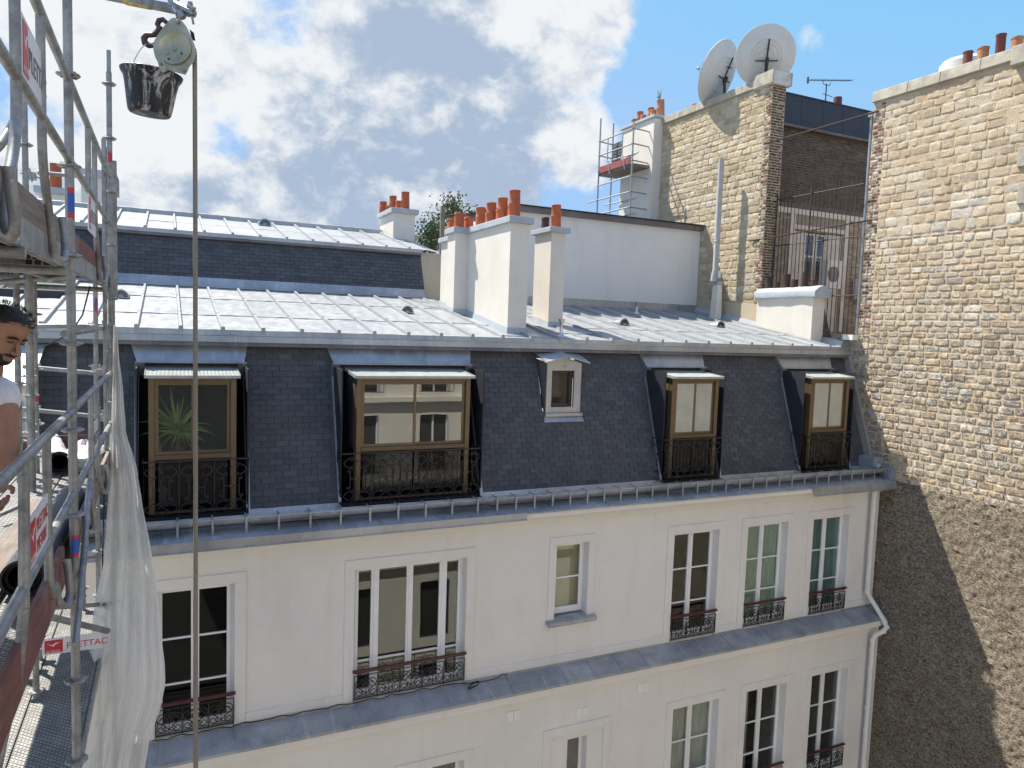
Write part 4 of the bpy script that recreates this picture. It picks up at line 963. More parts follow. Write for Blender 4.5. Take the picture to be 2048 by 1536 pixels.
# low chimney with grey cap by the fence; sooty brown pots
low = stack([(13.40, 13.77, 12.25, 14.02, r_(12.25)-.05, r_(14.02)-.05, 1.0)], [], [], apt, 'low wide chimney with lumpy grey cap', foot=False)
m = MB(); n = 24; P = []
for i in range(n+1):
    y = 12.14+(14.05-12.14)*i/n; row = []
    for (dx, z) in ((-.01, .93), (-.075, .95), (-.085, 1.02), (-.07, 1.09), (.06, 1.15), (.18, 1.18), (.32, 1.15), (.44, 1.09), (.455, 1.02), (.445, .95), (.38, .93)):
        nz = mnoise.noise((dx*6, y*3.5, z*3))*.018
        row.append((13.40+dx+nz, y, z+nz*1.2+(.02 if z > 1.1 else 0)))
    P.append(row)
m.grid(P); m.face(P[0]); m.face(P[-1]); m.build('cap', simple('blue_grey_cement', (0.42, 0.46, 0.50), .85, var=.1, bump=.5, bscale=20), low, smooth=True)
for y, h, c in ((12.45, .22, .2), (12.75, .42, .4), (13.05, .26, .1), (13.30, .40, .6), (13.62, .22, .3), (13.88, .34, .4)):
    m = MB(); rr = .085; m.lathe((13.62, y, 1.12), (random.uniform(-.05, .05), random.uniform(-.03, .03), 1), [(rr, 0), (rr*.96, h), (rr*.8, h), (rr*.8, h*.4)], 16, c); m.build('chimney_pot', M['flue_d'], low, smooth=True)
m = MB(); m.hexa([(13.78, 12.20, .05), (13.98, 12.20, .05), (13.98, 14.0, .3), (13.78, 14.0, .3)], [(13.78, 12.45, .93), (13.90, 12.45, .93), (13.90, 14.0, .93), (13.78, 14.0, .93)])
m.build('mossy_side', simple('mossy_stained_render', (0.13, 0.12, 0.09), .95, var=.5, scale=6, bump=.6), low)
# grey pipe standing on a boxed base against the ochre wall
pb = onR(1423, 633); m = MB()
m.hexa([(13.12, 15.20, r_(15.2)-.05), (13.32, 15.20, r_(15.2)-.05), (13.32, 15.46, r_(15.4)-.05), (13.12, 15.46, r_(15.4)-.05)], [(13.16, 15.22, 1.32), (13.30, 15.22, 1.32), (13.30, 15.42, 1.32), (13.16, 15.42, 1.32)])
fb = m.build('pipe_base', M['plaster_b'], apt, bevel=.008)
m = MB(); m.box(13.14, 15.20, 1.321, 13.33, 15.44, 1.40); m.build('cap', M['cap'], fb)
xt, xbm = onY(1443, 320, 15.32).x, onY(1432, 520, 15.32).x
m = MB(); m.tube([(xbm-.05, 15.32, 1.40), (xbm-.04, 15.32, 1.55), (xbm, 15.32, 1.72), (xt, 15.32, 4.60)], .075, 14); m.lathe((xbm+(xt-xbm)*.25, 15.32, 2.45), (0, 0, 1), [(.08, -.02), (.088, 0), (.08, .02)], 14, caps=False)
m.build('pipe', M['greypipe'], fb, smooth=True)
m = MB(); m.lathe((13.18, 15.22, 1.60), (0, 0, 1), [(.045, -.1), (.05, .05), (.02, .09)], 10); m.build('elbow_cover', M['pvc'], fb, smooth=True)

# ================================================================== REAR BUILDING WITH SECOND MANSARD
rear = thing('rear_building', 'rear roof with dark slate band under a shallow zinc roof, behind the front zinc roof', 'building', (2, 17, -15))
X2a, X2b = -4.5, 5.47
b0, b1 = Vector((0, 16.50, .80)), Vector((0, 16.89, 1.66)); dl = (b1-b0); L2 = dl.length; d2 = dl/L2; n2 = Vector((0, -d2.z, d2.y))
def sp2(x, v, l): q = b0 + d2*v + n2*l; return (x, q.y, q.z)
m = MB(); lay_slates(m, (X2a, X2b), 0, L2, 0.0905, 0.21, sp2, lambda v: [(X2a, X2b)], 8); m.build('slate_roof', M['slate'], rear, recalc=False)
m = MB(); m.face([(X2a, 16.505, .60), (X2b, 16.505, .60), (X2b, 16.90, 1.66), (X2a, 16.90, 1.66)]); m.build('roof_boarding', M['dark'], rear, recalc=False)
m = MB(); x = X2a; rnd = random.Random(3)
while x < X2b:
    x2 = min(X2b, x+1); m.hexa([(x, 16.40, .60), (x2-.003, 16.40, .60), (x2-.003, 16.475, .815), (x, 16.475, .815)], [(x, 16.41, .60), (x2-.003, 16.41, .60), (x2-.003, 16.49, .815), (x, 16.49, .815)], rnd.random()); x = x2
m.tube([(X2a, 16.36, .625), (X2b, 16.36, .625)], .02, 6)
m.build('apron_flashing', M['zinc_s'], rear)
YB2, YRg, ZB2, ZRg = 16.85, 19.6, 1.78, 2.42
def r2z(Y): return ZB2+(ZRg-ZB2)*(Y-YB2)/(YRg-YB2)
m = MB(); rnd = random.Random(6); se2 = [-0.42+.56*k for k in range(-8, 11)]; se2 = [s for s in se2 if X2a < s < 5.3]; ed2 = [X2a]+se2+[5.62]
for i in range(len(ed2)-1):
    for ya, yb in ((YB2-.02, 18.2+rnd.uniform(-.1, .1)), (18.2, YRg)): m.face([(ed2[i], ya, r2z(ya)+.003), (ed2[i+1], ya, r2z(ya)+.003), (ed2[i+1], yb, r2z(yb)), (ed2[i], yb, r2z(yb))], rnd.random())
m.face([(5.62, YB2-.02, r2z(YB2)), (6.15, YB2+.2, 1.74), (6.35, YRg, 2.2), (5.62, YRg, r2z(YRg))], .4)
m.face([(X2a, YRg, ZRg), (6.35, YRg, ZRg), (6.35, 24, 1.6), (X2a, 24, 1.6)], .4)
m.build('zinc_roof', M['zinc'], rear, recalc=False)
for s in se2:
    m = MB()
    def q2(Y, w, h): return [(s-w, Y, r2z(Y)), (s-w*.62, Y, r2z(Y)+h), (s+w*.62, Y, r2z(Y)+h), (s+w, Y, r2z(Y))]
    m.hexa(q2(YB2-.05, .032, .055), q2(YRg-.1, .032, .055))
    m.build('batten_roll', M['zinc'], rear)
m = MB(); m.box(X2a, YRg-.09, ZRg-.03, 5.25, YRg+.06, ZRg+.06); m.tube([(X2a, YRg-.015, ZRg+.075), (5.25, YRg-.015, ZRg+.075)], .025, 6); m.build('ridge', M['zinc_s'], rear)
m = MB(); m.box(X2a, YB2-.06, 1.70, X2b+.02, YB2+.02, 1.78); m.build('break_flashing', M['zinc_s'], rear)
m = MB(); m.box(X2a, YB2-.045, 1.645, X2b, YB2+.02, 1.699); m.build('lead_band', M['zinc_k'], rear)
# cream gable return at the end of the slate band
m = MB(); m.hexa([(X2b, 16.46, .45), (6.1, 16.46, .45), (6.1, 18, .45), (X2b, 18, .45)], [(X2b, 16.86, 1.72), (6.1, 16.86, 1.72), (6.1, 18, 1.75), (X2b, 18, 1.75)]); m.build('gable_wall', M['plaster_d'], rear, bevel=.01)
roof_vent(*[onY(530, 455, 19.0).x, 19.0], r2z, .2, rear, 1.15)
stack([(5.28, 5.86, 18.6, 19.9, 1.9, 1.9, 2.86)], [(5.2, 5.94, 18.52, 19.98, 2.855, 2.98)],
      [(5.62, 18.72, 2.975, .46, .11, 'terra', .3), (5.50, 18.95, 2.975, .25, .085, 'terra', .8), (5.42, 19.15, 2.975, .40, .10, 'terra', .4), (5.42, 19.62, 2.975, .20, .11, 'terra', .9), (5.30, 19.72, 2.975, .32, .10, 'terra', .1)], rear, 'cream chimney on the ridge with five pots', foot=False)
m = MB(); m.box(5.26, 18.57, 2.0, 5.88, 18.6, 2.16); m.build('foot_flashing', M['zinc_s'], rear)
m = MB(); m.box(-4.5, 16.55, -15, 6.1, 24, .44); m.build('wall', M['plaster_b'], rear)
# skylight on the front roof, left
m = MB(); xs_, xe, ys_, ye = -3.6, -1.55, 14.15, 15.3
for (x0, x1, y0, y1) in ((xs_, xe, ys_, ys_+.08), (xs_, xe, ye-.08, ye), (xs_, xs_+.07, ys_+.081, ye-.081), (xe-.07, xe, ys_+.081, ye-.081), (-2.5, -2.43, ys_+.081, ye-.081)):
    m.hexa([(x0, y0, r_(y0)), (x1, y0, r_(y0)), (x1, y1, r_(y1)), (x0, y1, r_(y1))], [(x0, y0, r_(y0)+.12), (x1, y0, r_(y0)+.12), (x1, y1, r_(y1)+.12), (x0, y1, r_(y1)+.12)])
sk = m.build('skylight', M['black_zinc'], apt)
m = MB(); m.hexa([(xs_+.07, ys_+.08, r_(ys_)+.08), (xe-.07, ys_+.08, r_(ys_)+.08), (xe-.07, ye-.08, r_(ye)+.08), (xs_+.07, ye-.08, r_(ye)+.08)], [(xs_+.07, ys_+.08, r_(ys_)+.09), (xe-.07, ys_+.08, r_(ys_)+.09), (xe-.07, ye-.08, r_(ye)+.09), (xs_+.07, ye-.08, r_(ye)+.09)])
m.build('pane', M['skyl'], sk)
# left end of the front mansard: pale projecting wall with its own zinc cap
m = MB(); m.hexa([(-4.5, 10.95, -15), (-1.63, 10.95, -15), (-1.63, 12.2, -15), (-4.5, 12.2, -15)], [(-4.5, 10.95, -.95), (-1.63, 10.95, -.95), (-1.63, 12.2, -.5), (-4.5, 12.2, -.5)])
lw = m.build('end_pavilion_wall', M['plaster_b'], apt)
m = MB()
for k in range(9): m.box(-4.5+k*.33, 10.93, -2.7, -4.3+k*.33, 10.949, -1.15)
m.build('shutter_board', M['cap'], lw)
m = MB(); m.hexa([(-4.5, 10.86, -.97), (-1.56, 10.86, -.97), (-1.50, 11.75, -.42), (-4.5, 11.75, -.42)], [(-4.5, 10.86, -.93), (-1.56, 10.86, -.93), (-1.50, 11.75, -.38), (-4.5, 11.75, -.38)]); m.build('zinc_cap', M['zinc_s'], lw)

# chimneys rising behind on the far left
cl = thing('far_chimney', 'grey capped cream chimney with one dark red pot seen between the scaffold poles', 'chimney', (-3.4, 21, 0))
p0, p1 = onY(78, 385, 21), onY(128, 392, 21)
m = MB(); m.box(p0.x, 21, .5, p1.x, 22.2, p0.z); m.build('shaft', M['plaster_b'], cl, bevel=.01)
m = MB(); m.box(p0.x-.1, 20.9, p0.z, p1.x+.1, 22.3, p0.z+.15); m.build('cap', M['cap'], cl)
pt = MB(); q = onY(112, 385, 21.3); pt.lathe((q.x, 21.3, p0.z+.15), (0, 0, 1), [(.13, 0), (.125, .55), (.13, .62), (.10, .62), (.10, .3)], 18, .2); pt.build('pot', M['terra'], cl, smooth=True)
c2_ = thing('far_chimney', 'tall cream chimney with flared foot behind the scaffold top', 'chimney', (-2, 21, 0))
p0, p1 = onY(162, 352, 21), onY(205, 356, 21)
m = MB(); m.hexa([(p0.x-.1, 21, 1.5), (p1.x+.1, 21, 1.5), (p1.x+.1, 22, 1.5), (p0.x-.1, 22, 1.5)], [(p0.x, 21, 2.3), (p1.x, 21, 2.3), (p1.x, 22, 2.3), (p0.x, 22, 2.3)]); m.box(p0.x, 21, 2.3, p1.x, 22, p0.z); m.build('shaft', M['plaster_b'], c2_)
m = MB(); m.box(p0.x-.08, 20.92, p0.z, p1.x+.3, 22.1, p0.z+.18); m.build('cap', M['cap'], c2_)

# ================================================================== WHITE ROOFTOP BLOCK
blk = thing('rooftop_block', 'plain pale rendered block with a dark overhanging roof edge behind the chimneys', 'building', (10, 16.5, .6))
Yb = 16.45
m = MB(); m.box(7.75, Yb, .4, 13.49, 21, 2.93); m.build('wall', M['plaster_w'], blk)
m = MB(); m.box(8.2, Yb-.03, .60, 13.45, Yb-.002, .80)
m.build('base_flashing', M['zinc_s'], blk)
m = MB(); m.hexa([(7.7, Yb-.12, 2.86), (13.5, Yb-.12, 2.86), (13.5, Yb+.2, 2.86), (7.7, Yb+.2, 2.86)], [(7.7, Yb-.14, 2.99), (13.5, Yb-.14, 2.99), (13.5, Yb+.2, 2.99), (7.7, Yb+.2, 2.99)]); m.build('fascia', M['zinc_k'], blk)
m = MB(); P = []
for i in range(91):
    x = 7.66+5.86*i/90; P.append([(x, Yb-.20, 3.0+.012*(i % 2)), (x, 21, 3.25+.012*(i % 2))])
m.grid(P); m.box(7.66, Yb-.21, 2.992, 13.52, Yb-.19, 3.012); m.build('roof_sheet', M['black_zinc'], blk)
m = MB(); m.tube([(7.70, Yb+.1, 2.9), (7.70, Yb+.1, 1.85)], .05, 10); m.lathe((7.70, Yb+.1, 1.85), (0, 0, 1), [(.03, -.08), (.07, 0), (.07, .05)], 12); m.build('downpipe', M['pvc'], blk, smooth=True)

# ================================================================== STONE MASONRY
def lay_stones(mb, u0, u1, v0, v1, place, hmin, hmax, lmin, lmax, seed, gap=.016, bulge=.02, allowed=None, rough=.010, cdist=None, edge=-.008):
    rr = random.Random(seed); v = v0; row = 0
    while v < v1-.03:
        h = min(rr.uniform(hmin, hmax), v1-v); u = u0-rr.uniform(0, lmin)
        while u < u1:
            l = rr.uniform(lmin, lmax); a, b = max(u, u0), min(u+l, u1); u += l
            if b-a < .05: continue
            uc, vc = (a+b)/2, v+h/2
            if allowed and not allowed(uc, vc): continue
            g1 = gap*rr.uniform(.5, 1.5); a += g1*.5; b -= g1*.5; p, q = v+gap*.5+rr.uniform(0, .006), v+h-gap*.5-rr.uniform(0, .010)
            SS = (-1, -.9, -.5, 0, .5, .9, 1); TT = (-1, -.84, -.3, .3, .84, 1); nu, nv = 6, 5; C = cdist(rr, vc) if cdist else rr.random(); so = rr.uniform(0, 50); bl = bulge*rr.uniform(.4, 1.3); ir = rr.uniform(.2, 1)
            P = []
            for i in range(nu+1):
                row_ = []
                for j in range(nv+1):
                    s, t = SS[i], TT[j]; e = max(abs(s), abs(t))
                    k = 1-.05*abs(s*t)**2*ir*1.6
                    uu = uc+(b-a)/2*s*k; vv = (p+q)/2+(q-p)/2*t*k
                    nz = mnoise.noise((uu*9+so, vv*9, so)); n3 = mnoise.noise((uu*28, vv*28+so, 3.1))
                    uu += nz*rough*.8*(abs(s) > .8); vv += n3*rough*.9*(abs(t) > .8)
                    dd = edge if e > .99 else bl*(.8 if e > .8 else 1)+nz*rough*1.2+n3*rough*.7
                    row_.append(place(uu, vv, dd))
                P.append(row_)
            mb.grid(P, C)
        v += h; row += 1
# --- right-hand party wall (plane X = 14, runs in Y)
pw = thing('party_wall', 'tall weathered limestone party wall on the right, rough dark rubble below', 'wall', (14, 5, -15))
XW, YE = 14.0, 11.48
def cd_r(rr, v):
    if v > 3.0: return min(.9, max(0, rr.gauss(.35, .22)))
    x = rr.gauss(.5, .25)
    if rr.random() < .16: x = rr.uniform(.9, 1)
    return min(1, max(0, x))
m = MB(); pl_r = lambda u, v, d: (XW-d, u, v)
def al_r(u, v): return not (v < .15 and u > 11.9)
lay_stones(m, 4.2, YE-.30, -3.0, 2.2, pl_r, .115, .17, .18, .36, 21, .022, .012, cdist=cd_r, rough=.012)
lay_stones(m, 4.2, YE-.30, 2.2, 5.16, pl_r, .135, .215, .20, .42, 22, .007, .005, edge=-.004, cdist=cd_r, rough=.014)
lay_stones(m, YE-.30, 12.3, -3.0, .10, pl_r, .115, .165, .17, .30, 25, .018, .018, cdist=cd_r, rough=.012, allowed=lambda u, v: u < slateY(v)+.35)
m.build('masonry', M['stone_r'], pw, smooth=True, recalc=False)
m = MB(); lay_stones(m, YE-.298, YE, .12, 5.16, pl_r, .062, .072, .07, .20, 23, .012, .006, rough=.006, cdist=lambda rr, v: rr.random())
lay_stones(m, 14.02, 14.9, .0, 5.16, lambda u, v, d: (u, YE+d, v), .062, .072, .12, .22, 24, .012, .006, rough=.004)
m.build('quoin_brick', M['quoin'], pw, recalc=False)
m = MB(); m.box(XW+.004, -8, -15, 20, YE-.001, 5.17); m.box(XW+.002, YE-.0005, -15, 20, 13.9, .10); m.build('core', M['mortar'], pw)
# rough rubble render, genuinely uneven
m = MB(); ny, nz = 230, 200; P = []
for i in range(ny+1):
    y = 5.2+(10.95-5.2)*i/ny; row = []
    for j in range(nz+1):
        z = -11.0+(-2.97+11.0)*j/nz
        d = mnoise.fractal((y*6.1, z*9.6+y*2.2, 1.3), .7, 2.2, 4)*.020+mnoise.noise((y*16, z*26, 5))*.014
        if j == nz: d = -.02
        row.append((XW-.03-d, y, z))
    P.append(row)
m.grid(P); m.build('rubble_render', M['rubble'], pw, smooth=True, recalc=False)
m = MB(); m.face([(XW-.01, -8, -15), (XW-.01, 5.2, -15), (XW-.01, 5.2, -2.98), (XW-.01, -8, -2.98)]); m.face([(XW-.01, 5.2, -15), (XW-.01, 11, -15), (XW-.01, 11, -10.99), (XW-.01, 5.2, -10.99)]); m.build('rubble_render', M['rubble'], pw, recalc=False)
m = MB(); y = -8; rnd = random.Random(2)
ys = [YE+.03, 10.66, 9.95, 9.15, 8.55, 7.6, 6.4, 4.5, 2, 0, -8]
for i in range(len(ys)-1):
    ya, yb = ys[i+1], ys[i]-.006; o_ = .06 if i < 4 else .14
    zl = 5.17 if i < 4 else 5.05
    m.hexa([(XW-o_, ya, zl), (XW+1.2, ya, zl), (XW+1.2, yb, zl), (XW-o_, yb, zl)], [(XW-o_+.02, ya, 5.40), (XW+1.2, ya, 5.46), (XW+1.2, yb, 5.46), (XW-o_+.02, yb, 5.40)], rnd.random())
m.build('coping', M['coping'], pw, bevel=.015)
for py0, py1 in ((296, 334), (366, 408)):
    q0, q1 = onX(2036, py0, XW-.04), onX(2036, py1, XW-.04); m = MB(); m.box(XW-.045, q0.y-.75, q1.z, XW+.002, q0.y, q0.z); m.build('dressed_block', M['coping'], pw, bevel=.01)
# chimney pots + tank behind the coping
for k, (px, py, Xq, r, h, mt) in enumerate(((1935, 122, 14.55, .085, .50, 'terra_d'), (1966, 108, 14.6, .10, .30, 'terra_o'), (2001, 92, 14.65, .085, .62, 'terra_d'), (2034, 88, 14.7, .10, .30, 'terra_o'))):
    q = onX(px, py, Xq)
    m = MB(); m.lathe((Xq, q.y, q.z-h*.7), (0, 0, 1), [(r, 0), (r, h*.98), (r*1.1, h), (r*1.1, h+.03), (r*.8, h+.03), (r*.8, h*.5)], 18, .5); m.build('chimney_pot', M[mt], pw, smooth=True)
q = onX(1935, 118, 15.4); m = MB(); m.lathe((15.4, q.y, q.z-.45), (0, 0, 1), [(.52, 0), (.52, .33), (.46, .40), (.25, .45), (.01, .46)], 28)
tag(m.build('water_tank', M['dish'], None, smooth=True), 'pale rounded tank showing behind the right wall coping', 'tank')

# --- ochre stone building with dishes
oc = thing('stone_house', 'tall ochre rubble gable with sooty brick front and black clad attic', 'building', (13.5, 15.5, -15))
XO, Y0, Y1o = 13.5, 14.03, 18.5
m = MB(); lay_stones(m, Y0+.22, Y1o, .78, 6.24, lambda u, v, d: (XO-d, u, v), .13, .20, .18, .42, 31, .008, .005, edge=-.004, rough=.014)
m.build('rubble_gable', M['stone_o'], oc, smooth=True, recalc=False)
m = MB(); lay_stones(m, Y0, Y0+.219, .6, 6.24, lambda u, v, d: (XO-d, u, v), .062, .072, .07, .20, 33, .012, .006, rough=.005)
m.build('quoin_brick', M['quoin'], oc, recalc=False)
m = MB(); m.box(XO+.004, Y0+.004, -15, 13.93, 18.6, 6.24); m.build('core', M['mortar_o'], oc)
m = MB(); m.hexa([(XO-.03, Y0, r_(Y0)-.2), (XO+.002, Y0, r_(Y0)-.2), (XO+.002, 16.42, r_(16.4)-.2), (XO-.03, 16.42, r_(16.4)-.2)], [(XO-.018, Y0, .80), (XO+.002, Y0, .80), (XO+.002, 16.42, .98), (XO-.018, 16.42, .98)]); m.build('base_render', M['plaster_d'], oc)
m = MB(); m.hexa([(XO-.10, Y0, r_(Y0)-.02), (XO-.03, Y0, r_(Y0)-.02), (XO-.03, 16.42, r_(16.4)-.02), (XO-.10, 16.42, r_(16.4)-.02)], [(XO-.045, Y0, r_(Y0)+.14), (XO-.02, Y0, r_(Y0)+.14), (XO-.02, 16.42, r_(16.4)+.14), (XO-.045, 16.42, r_(16.4)+.14)]); m.build('foot_flashing', M['cap'], oc)
# narrow brick pier facing the camera, then recessed brick facade
m = MB(); lay_stones(m, XO+.01, 13.93, .2, 6.24, lambda u, v, d: (u, Y0-d, v), .064, .070, .20, .23, 41, .012, .004, rough=.003, cdist=lambda rr, v: min(1, abs(rr.gauss(.45, .3))) if rr.random() > .05 else 1)
YG = 15.1
m.build('sooty_brickwork', M['dkbrick'], oc, recalc=False); m = MB()
lay_stones(m, 13.96, 18.5, 3.66, 5.66, lambda u, v, d: (u, YG-d, v), .064, .070, .20, .23, 42, .012, .004, rough=.003, cdist=lambda rr, v: min(.9, abs(rr.gauss(.4, .25))))
m.build('sooty_brickwork', M['dkbrick'], oc, recalc=False)
m = MB(); lay_stones(m, 13.96, 18.9, -1.0, 3.38, lambda u, v, d: (u, YG-d, v), .066, .074, .20, .23, 43, .012, .004, rough=.003, allowed=lambda u, v: not (15.4 < u < 17.75 and -1 < v < 3.38))
m.build('tan_brickwork', M['tanbrick'], oc, recalc=False)
m = MB(); wall_xz(m, YG+.003, 13.94, 20, 3.52, 6.3, [], .25); m.build('soot_wall', M['soot'], oc)
m = MB(); wall_xz(m, YG+.003, 13.94, 20, -15, 3.52, [(15.66, 17.50, .2, 2.95)], .25); m.box(13.9305, Y0+.002, -15, 13.945, YG, 6.24); m.build('facade', M['soot2'], oc)
m = MB(); m.box(13.97, YG-.03, 3.385, 18.8, YG-.0, 3.53); m.build('lintel_band', M['trim_old'], oc)
for x in (15.44, 17.55): m = MB(); m.box(x, YG-.028, .2, x+.18, YG-.0, 3.384); m.build('window_surround', M['trim_old'], oc)
m = MB(); m.box(15.63, YG-.026, 2.99, 17.54, YG-.0, 3.10); m.build('window_surround', M['trim_old'], oc)
y = YG+.05
m = MB()
for x in (16.08, 16.42, 16.52, 16.82): m.box(x, y-.01, .2, x+.05, y+.03, 2.92)
for z in (1.5, 2.25, 2.86): m.box(16.131, y-.009, z, 16.419, y+.029, z+.05); m.box(16.571, y-.009, z, 16.819, y+.029, z+.05)
w_ = m.build('window', M['trim_old'], oc)
m = MB(); m.box(16.12, y+.01, .2, 16.83, y+.015, 2.9); m.build('pane', M['glass'], w_)
for x0, x1 in ((15.665, 16.075), (16.875, 17.49)):
    m = MB(); m.box(x0, y-.03, .2, x1, y+.0, 2.93)
    z = .3
    while z < 2.85: m.box(x0+.04, y-.038, z, x1-.04, y-.0305, z+.02); z += .05
    m.build('shutter', M['trim_old'], w_)
m = MB(); m.box(15.5, y+.4, 0, 17.6, y+.42, 3); m.build('room_interior', M['room'], oc)
# black clad attic band
m = MB(); ya = YG-.10; xx = 13.95
while xx < 19:
    m.hexa([(xx, ya, 5.72), (xx+.78, ya, 5.72), (xx+.78, ya+.03, 5.72), (xx, ya+.03, 5.72)], [(xx, ya+.04, 6.50), (xx+.78, ya+.04, 6.50), (xx+.78, ya+.07, 6.50), (xx, ya+.07, 6.50)]); xx += .79
at_c = m.build('attic_cladding', M['black_zinc'], oc)
m = MB(); m.hexa([(13.94, ya+.02, 6.50), (19, ya+.02, 6.50), (19, 19, 6.3), (13.94, 19, 6.3)], [(13.94, ya+.02, 6.53), (19, ya+.02, 6.53), (19, 19, 6.33), (13.94, 19, 6.33)]); m.box(13.95, ya-.08, 5.66, 19, ya+.02, 5.715); m.build('attic_eaves', M['black_zinc'], oc)
m = MB(); m.tube([(13.95, ya-.10, 5.64), (19, ya-.10, 5.64)], .035, 8); m.build('attic_gutter', M['zinc_k'], oc, smooth=True)
# coping of the gable
m = MB(); ys = [Y0-.04, 14.62, 15.05, 15.6, 16.2, 16.9, 17.6, 18.5]; rnd = random.Random(8)
for i in range(len(ys)-1):
    white = i == 0
    zt_ = 6.44+(.10 if white else 0)+rnd.uniform(-.01, .01)
    m.box(XO-.06-(.03 if white else 0), ys[i]+.004-(.06 if white else 0), 6.24-(.03 if white else 0), 14.05, ys[i+1], zt_, 1 if white else rnd.random()*.5)
m.build('coping', M['coping'], oc, bevel=.015)
m = MB(); m.box(13.43, Y0-.10, 6.20, 13.99, 14.61, 6.52); m.build('corner_capstone', simple('streaked_capstone', (.58, .56, .51), .9, var=.25, scale=6, bump=.5, bscale=25), oc, bevel=.01, label='whitish capstone at the corner')
for Yp, h in ((17.35, .14), (17.62, .10), (17.85, .07)):
    pot(oc, 13.75, Yp, 6.42, h+.05, .09, 'terra_o', .5, False)
# dangling black cable on the pier
m = MB(); m.tube([(13.97, Y0+.28, 6.2), (13.95, Y0+.2, 4.6), (13.86, Y0-.03, 3.4), (13.83, Y0-.03, 2.2), (13.84, Y0-.03, .6)], .014, 5); m.build('cable', M['black'], oc)
# tall cream chimney shaft at the end, carrying old pots (behind the small scaffold)
cs = stack([(13.18, 13.9, 18.45, 20.15, .5, .5, 6.42)], [(13.12, 13.95, 18.38, 20.22, 6.415, 6.50)],
      [(13.5, 18.60, 6.49, .52, .12, 'terra_o', .7), (13.45, 18.90, 6.49, .28, .11, 'terra_o', .9), (13.5, 19.12, 6.49, .42, .11, 'terra_o', .5), (13.45, 19.42, 6.49, .26, .10, 'terra_o', .8), (13.5, 19.68, 6.49, .44, .11, 'terra_o', .4), (13.5, 20.0, 6.49, .28, .10, 'terra_o', .3)], oc, 'tall cream chimney shaft with old pots', foot=False, name='chimney')
m = MB(); 
q0, q1 = onX(1222, 268, 13.4), onX(1238, 300, 13.4); m.box(13.2, 20.16, 5.5, 13.7, 20.7, 6.1)
for k in range(5): m.box(13.19, 20.2, 5.55+k*.1, 13.21, 20.66, 5.6+k*.1)
m.build('louvred_box', M['zinc_k'], oc)

# --- satellite dishes
def dish(name_label, c, R_, face, post_base, az_rot=0):
    """face = direction the concave side looks to; we see the back"""
    c = Vector(c); face = Vector(face).normalized()
    t = thing('satellite_dish', name_label, 'satellite dish', post_base, 'satellite dishes on the stone gable')
    m = MB(); dp = R_*.22
    prof = [(max(.001, R_*k/14), -dp*(1-(k/14)**2)) for k in range(15)]
    m.lathe(c, face, prof+[(R_*1.015, .0), (R_*1.015, .02), (R_*.99, .02)]+[(max(.001, R_*k/14), -dp*(1-(k/14)**2)+.02) for k in range(13, -1, -1)], 56, caps=False)
    m.build('reflector', M['dish'], t, smooth=True)
    m = MB()
    for rr in (.26, .40, .52): m.lathe(c, face, [(R_*rr-.012, -dp*(1-rr*rr)-.001), (R_*rr-.008, -dp*(1-rr*rr)-.012), (R_*rr+.008, -dp*(1-rr*rr)-.012), (R_*rr+.012, -dp*(1-rr*rr)-.0005)], 48, caps=False)
    m.build('stiffening_ring', M['dish'], t, smooth=True)
    e1 = face.cross(Vector((0, 0, 1))).normalized(); e2 = e1.cross(face).normalized(); b = c-face*(dp+.06)
    m = MB(); m.tube([b-e1*R_*.38-e2*.10, b+e1*R_*.38-e2*.10], .018, 4); m.tube([b-e2*.18, b+e2*R_*.55], .022, 4); m.tube([b+e2*R_*.25-face*.08, b+e2*R_*.25+face*.05], .02, 4)
    m.tube([b-e2*R_*.2-face*.04, Vector(post_base)+Vector((0, 0, .0))], .042, 8); m.tube([b-e2*.02-face*.05, b-e2*.2-face*.05], .05, 8)
    m.build('mount', M['rust'], t)
    m = MB(); f = c+face*R_*.75
    for a in (math.pi/6, math.pi*5/6, -math.pi/2): m.tube([c+(e1*math.cos(a)+e2*math.sin(a))*R_*.98, f], .007, 4)
    m.lathe(f, face, [(.03, -.05), (.04, 0), (.03, .06)], 10); m.build('feed_horn', M['galv'], t)
    return t
cd1 = onX(1531, 112, 13.78); vd = cd1.normalized()
dish('large round grey satellite dish seen square from behind, right one of the pair', cd1, .735, Vector((.50, .80, .40)), (13.78, cd1.y-.05, 6.44))
cd2 = onX(1436, 147, 13.72)
dish('satellite dish turned sideways to a narrow oval, left one of the pair', cd2, .86, cr*(-.68)+cu*.46+cf*.57, (13.70, cd2.y-.35, 6.42))
# roof aerial
q = onY(1650, 215, 15.0); t = thing('roof_aerial', 'thin dark television aerial standing on the black attic', 'antenna', (q.x, 15.0, 6.5))
m = MB(); tp = onY(1653, 168, 15.0); m.tube([(q.x, 15, 6.5), (tp.x, 15, tp.z)], .018, 6); m.tube([(tp.x-.14, 15, tp.z+.07), (tp.x-.13, 15, tp.z-.02), (tp.x+.13, 15, tp.z-.02), (tp.x+.14, 15, tp.z+.07)], .01, 5)
a0 = onY(1616, 160, 15.0); a1 = onY(1704, 161, 15.0); m.tube([a0, a1], .012, 5)
m.build('mast', M['antenna'], t)
m = MB()
for k in range(13): f = a0.lerp(a1, (k+.5)/13); m.tube([f-Vector((0, .12, 0)), f+Vector((0, .12, 0))], .005, 4)
m.box(a0.x-.008, 14.97, a0.z-.09, a0.x+.008, 15.03, a0.z+.08); s1 = onY(1645, 187, 15.0); m.tube([s1, s1+Vector((.38, 0, -.03))], .009, 5)
m.build('elements', M['antenna'], t)
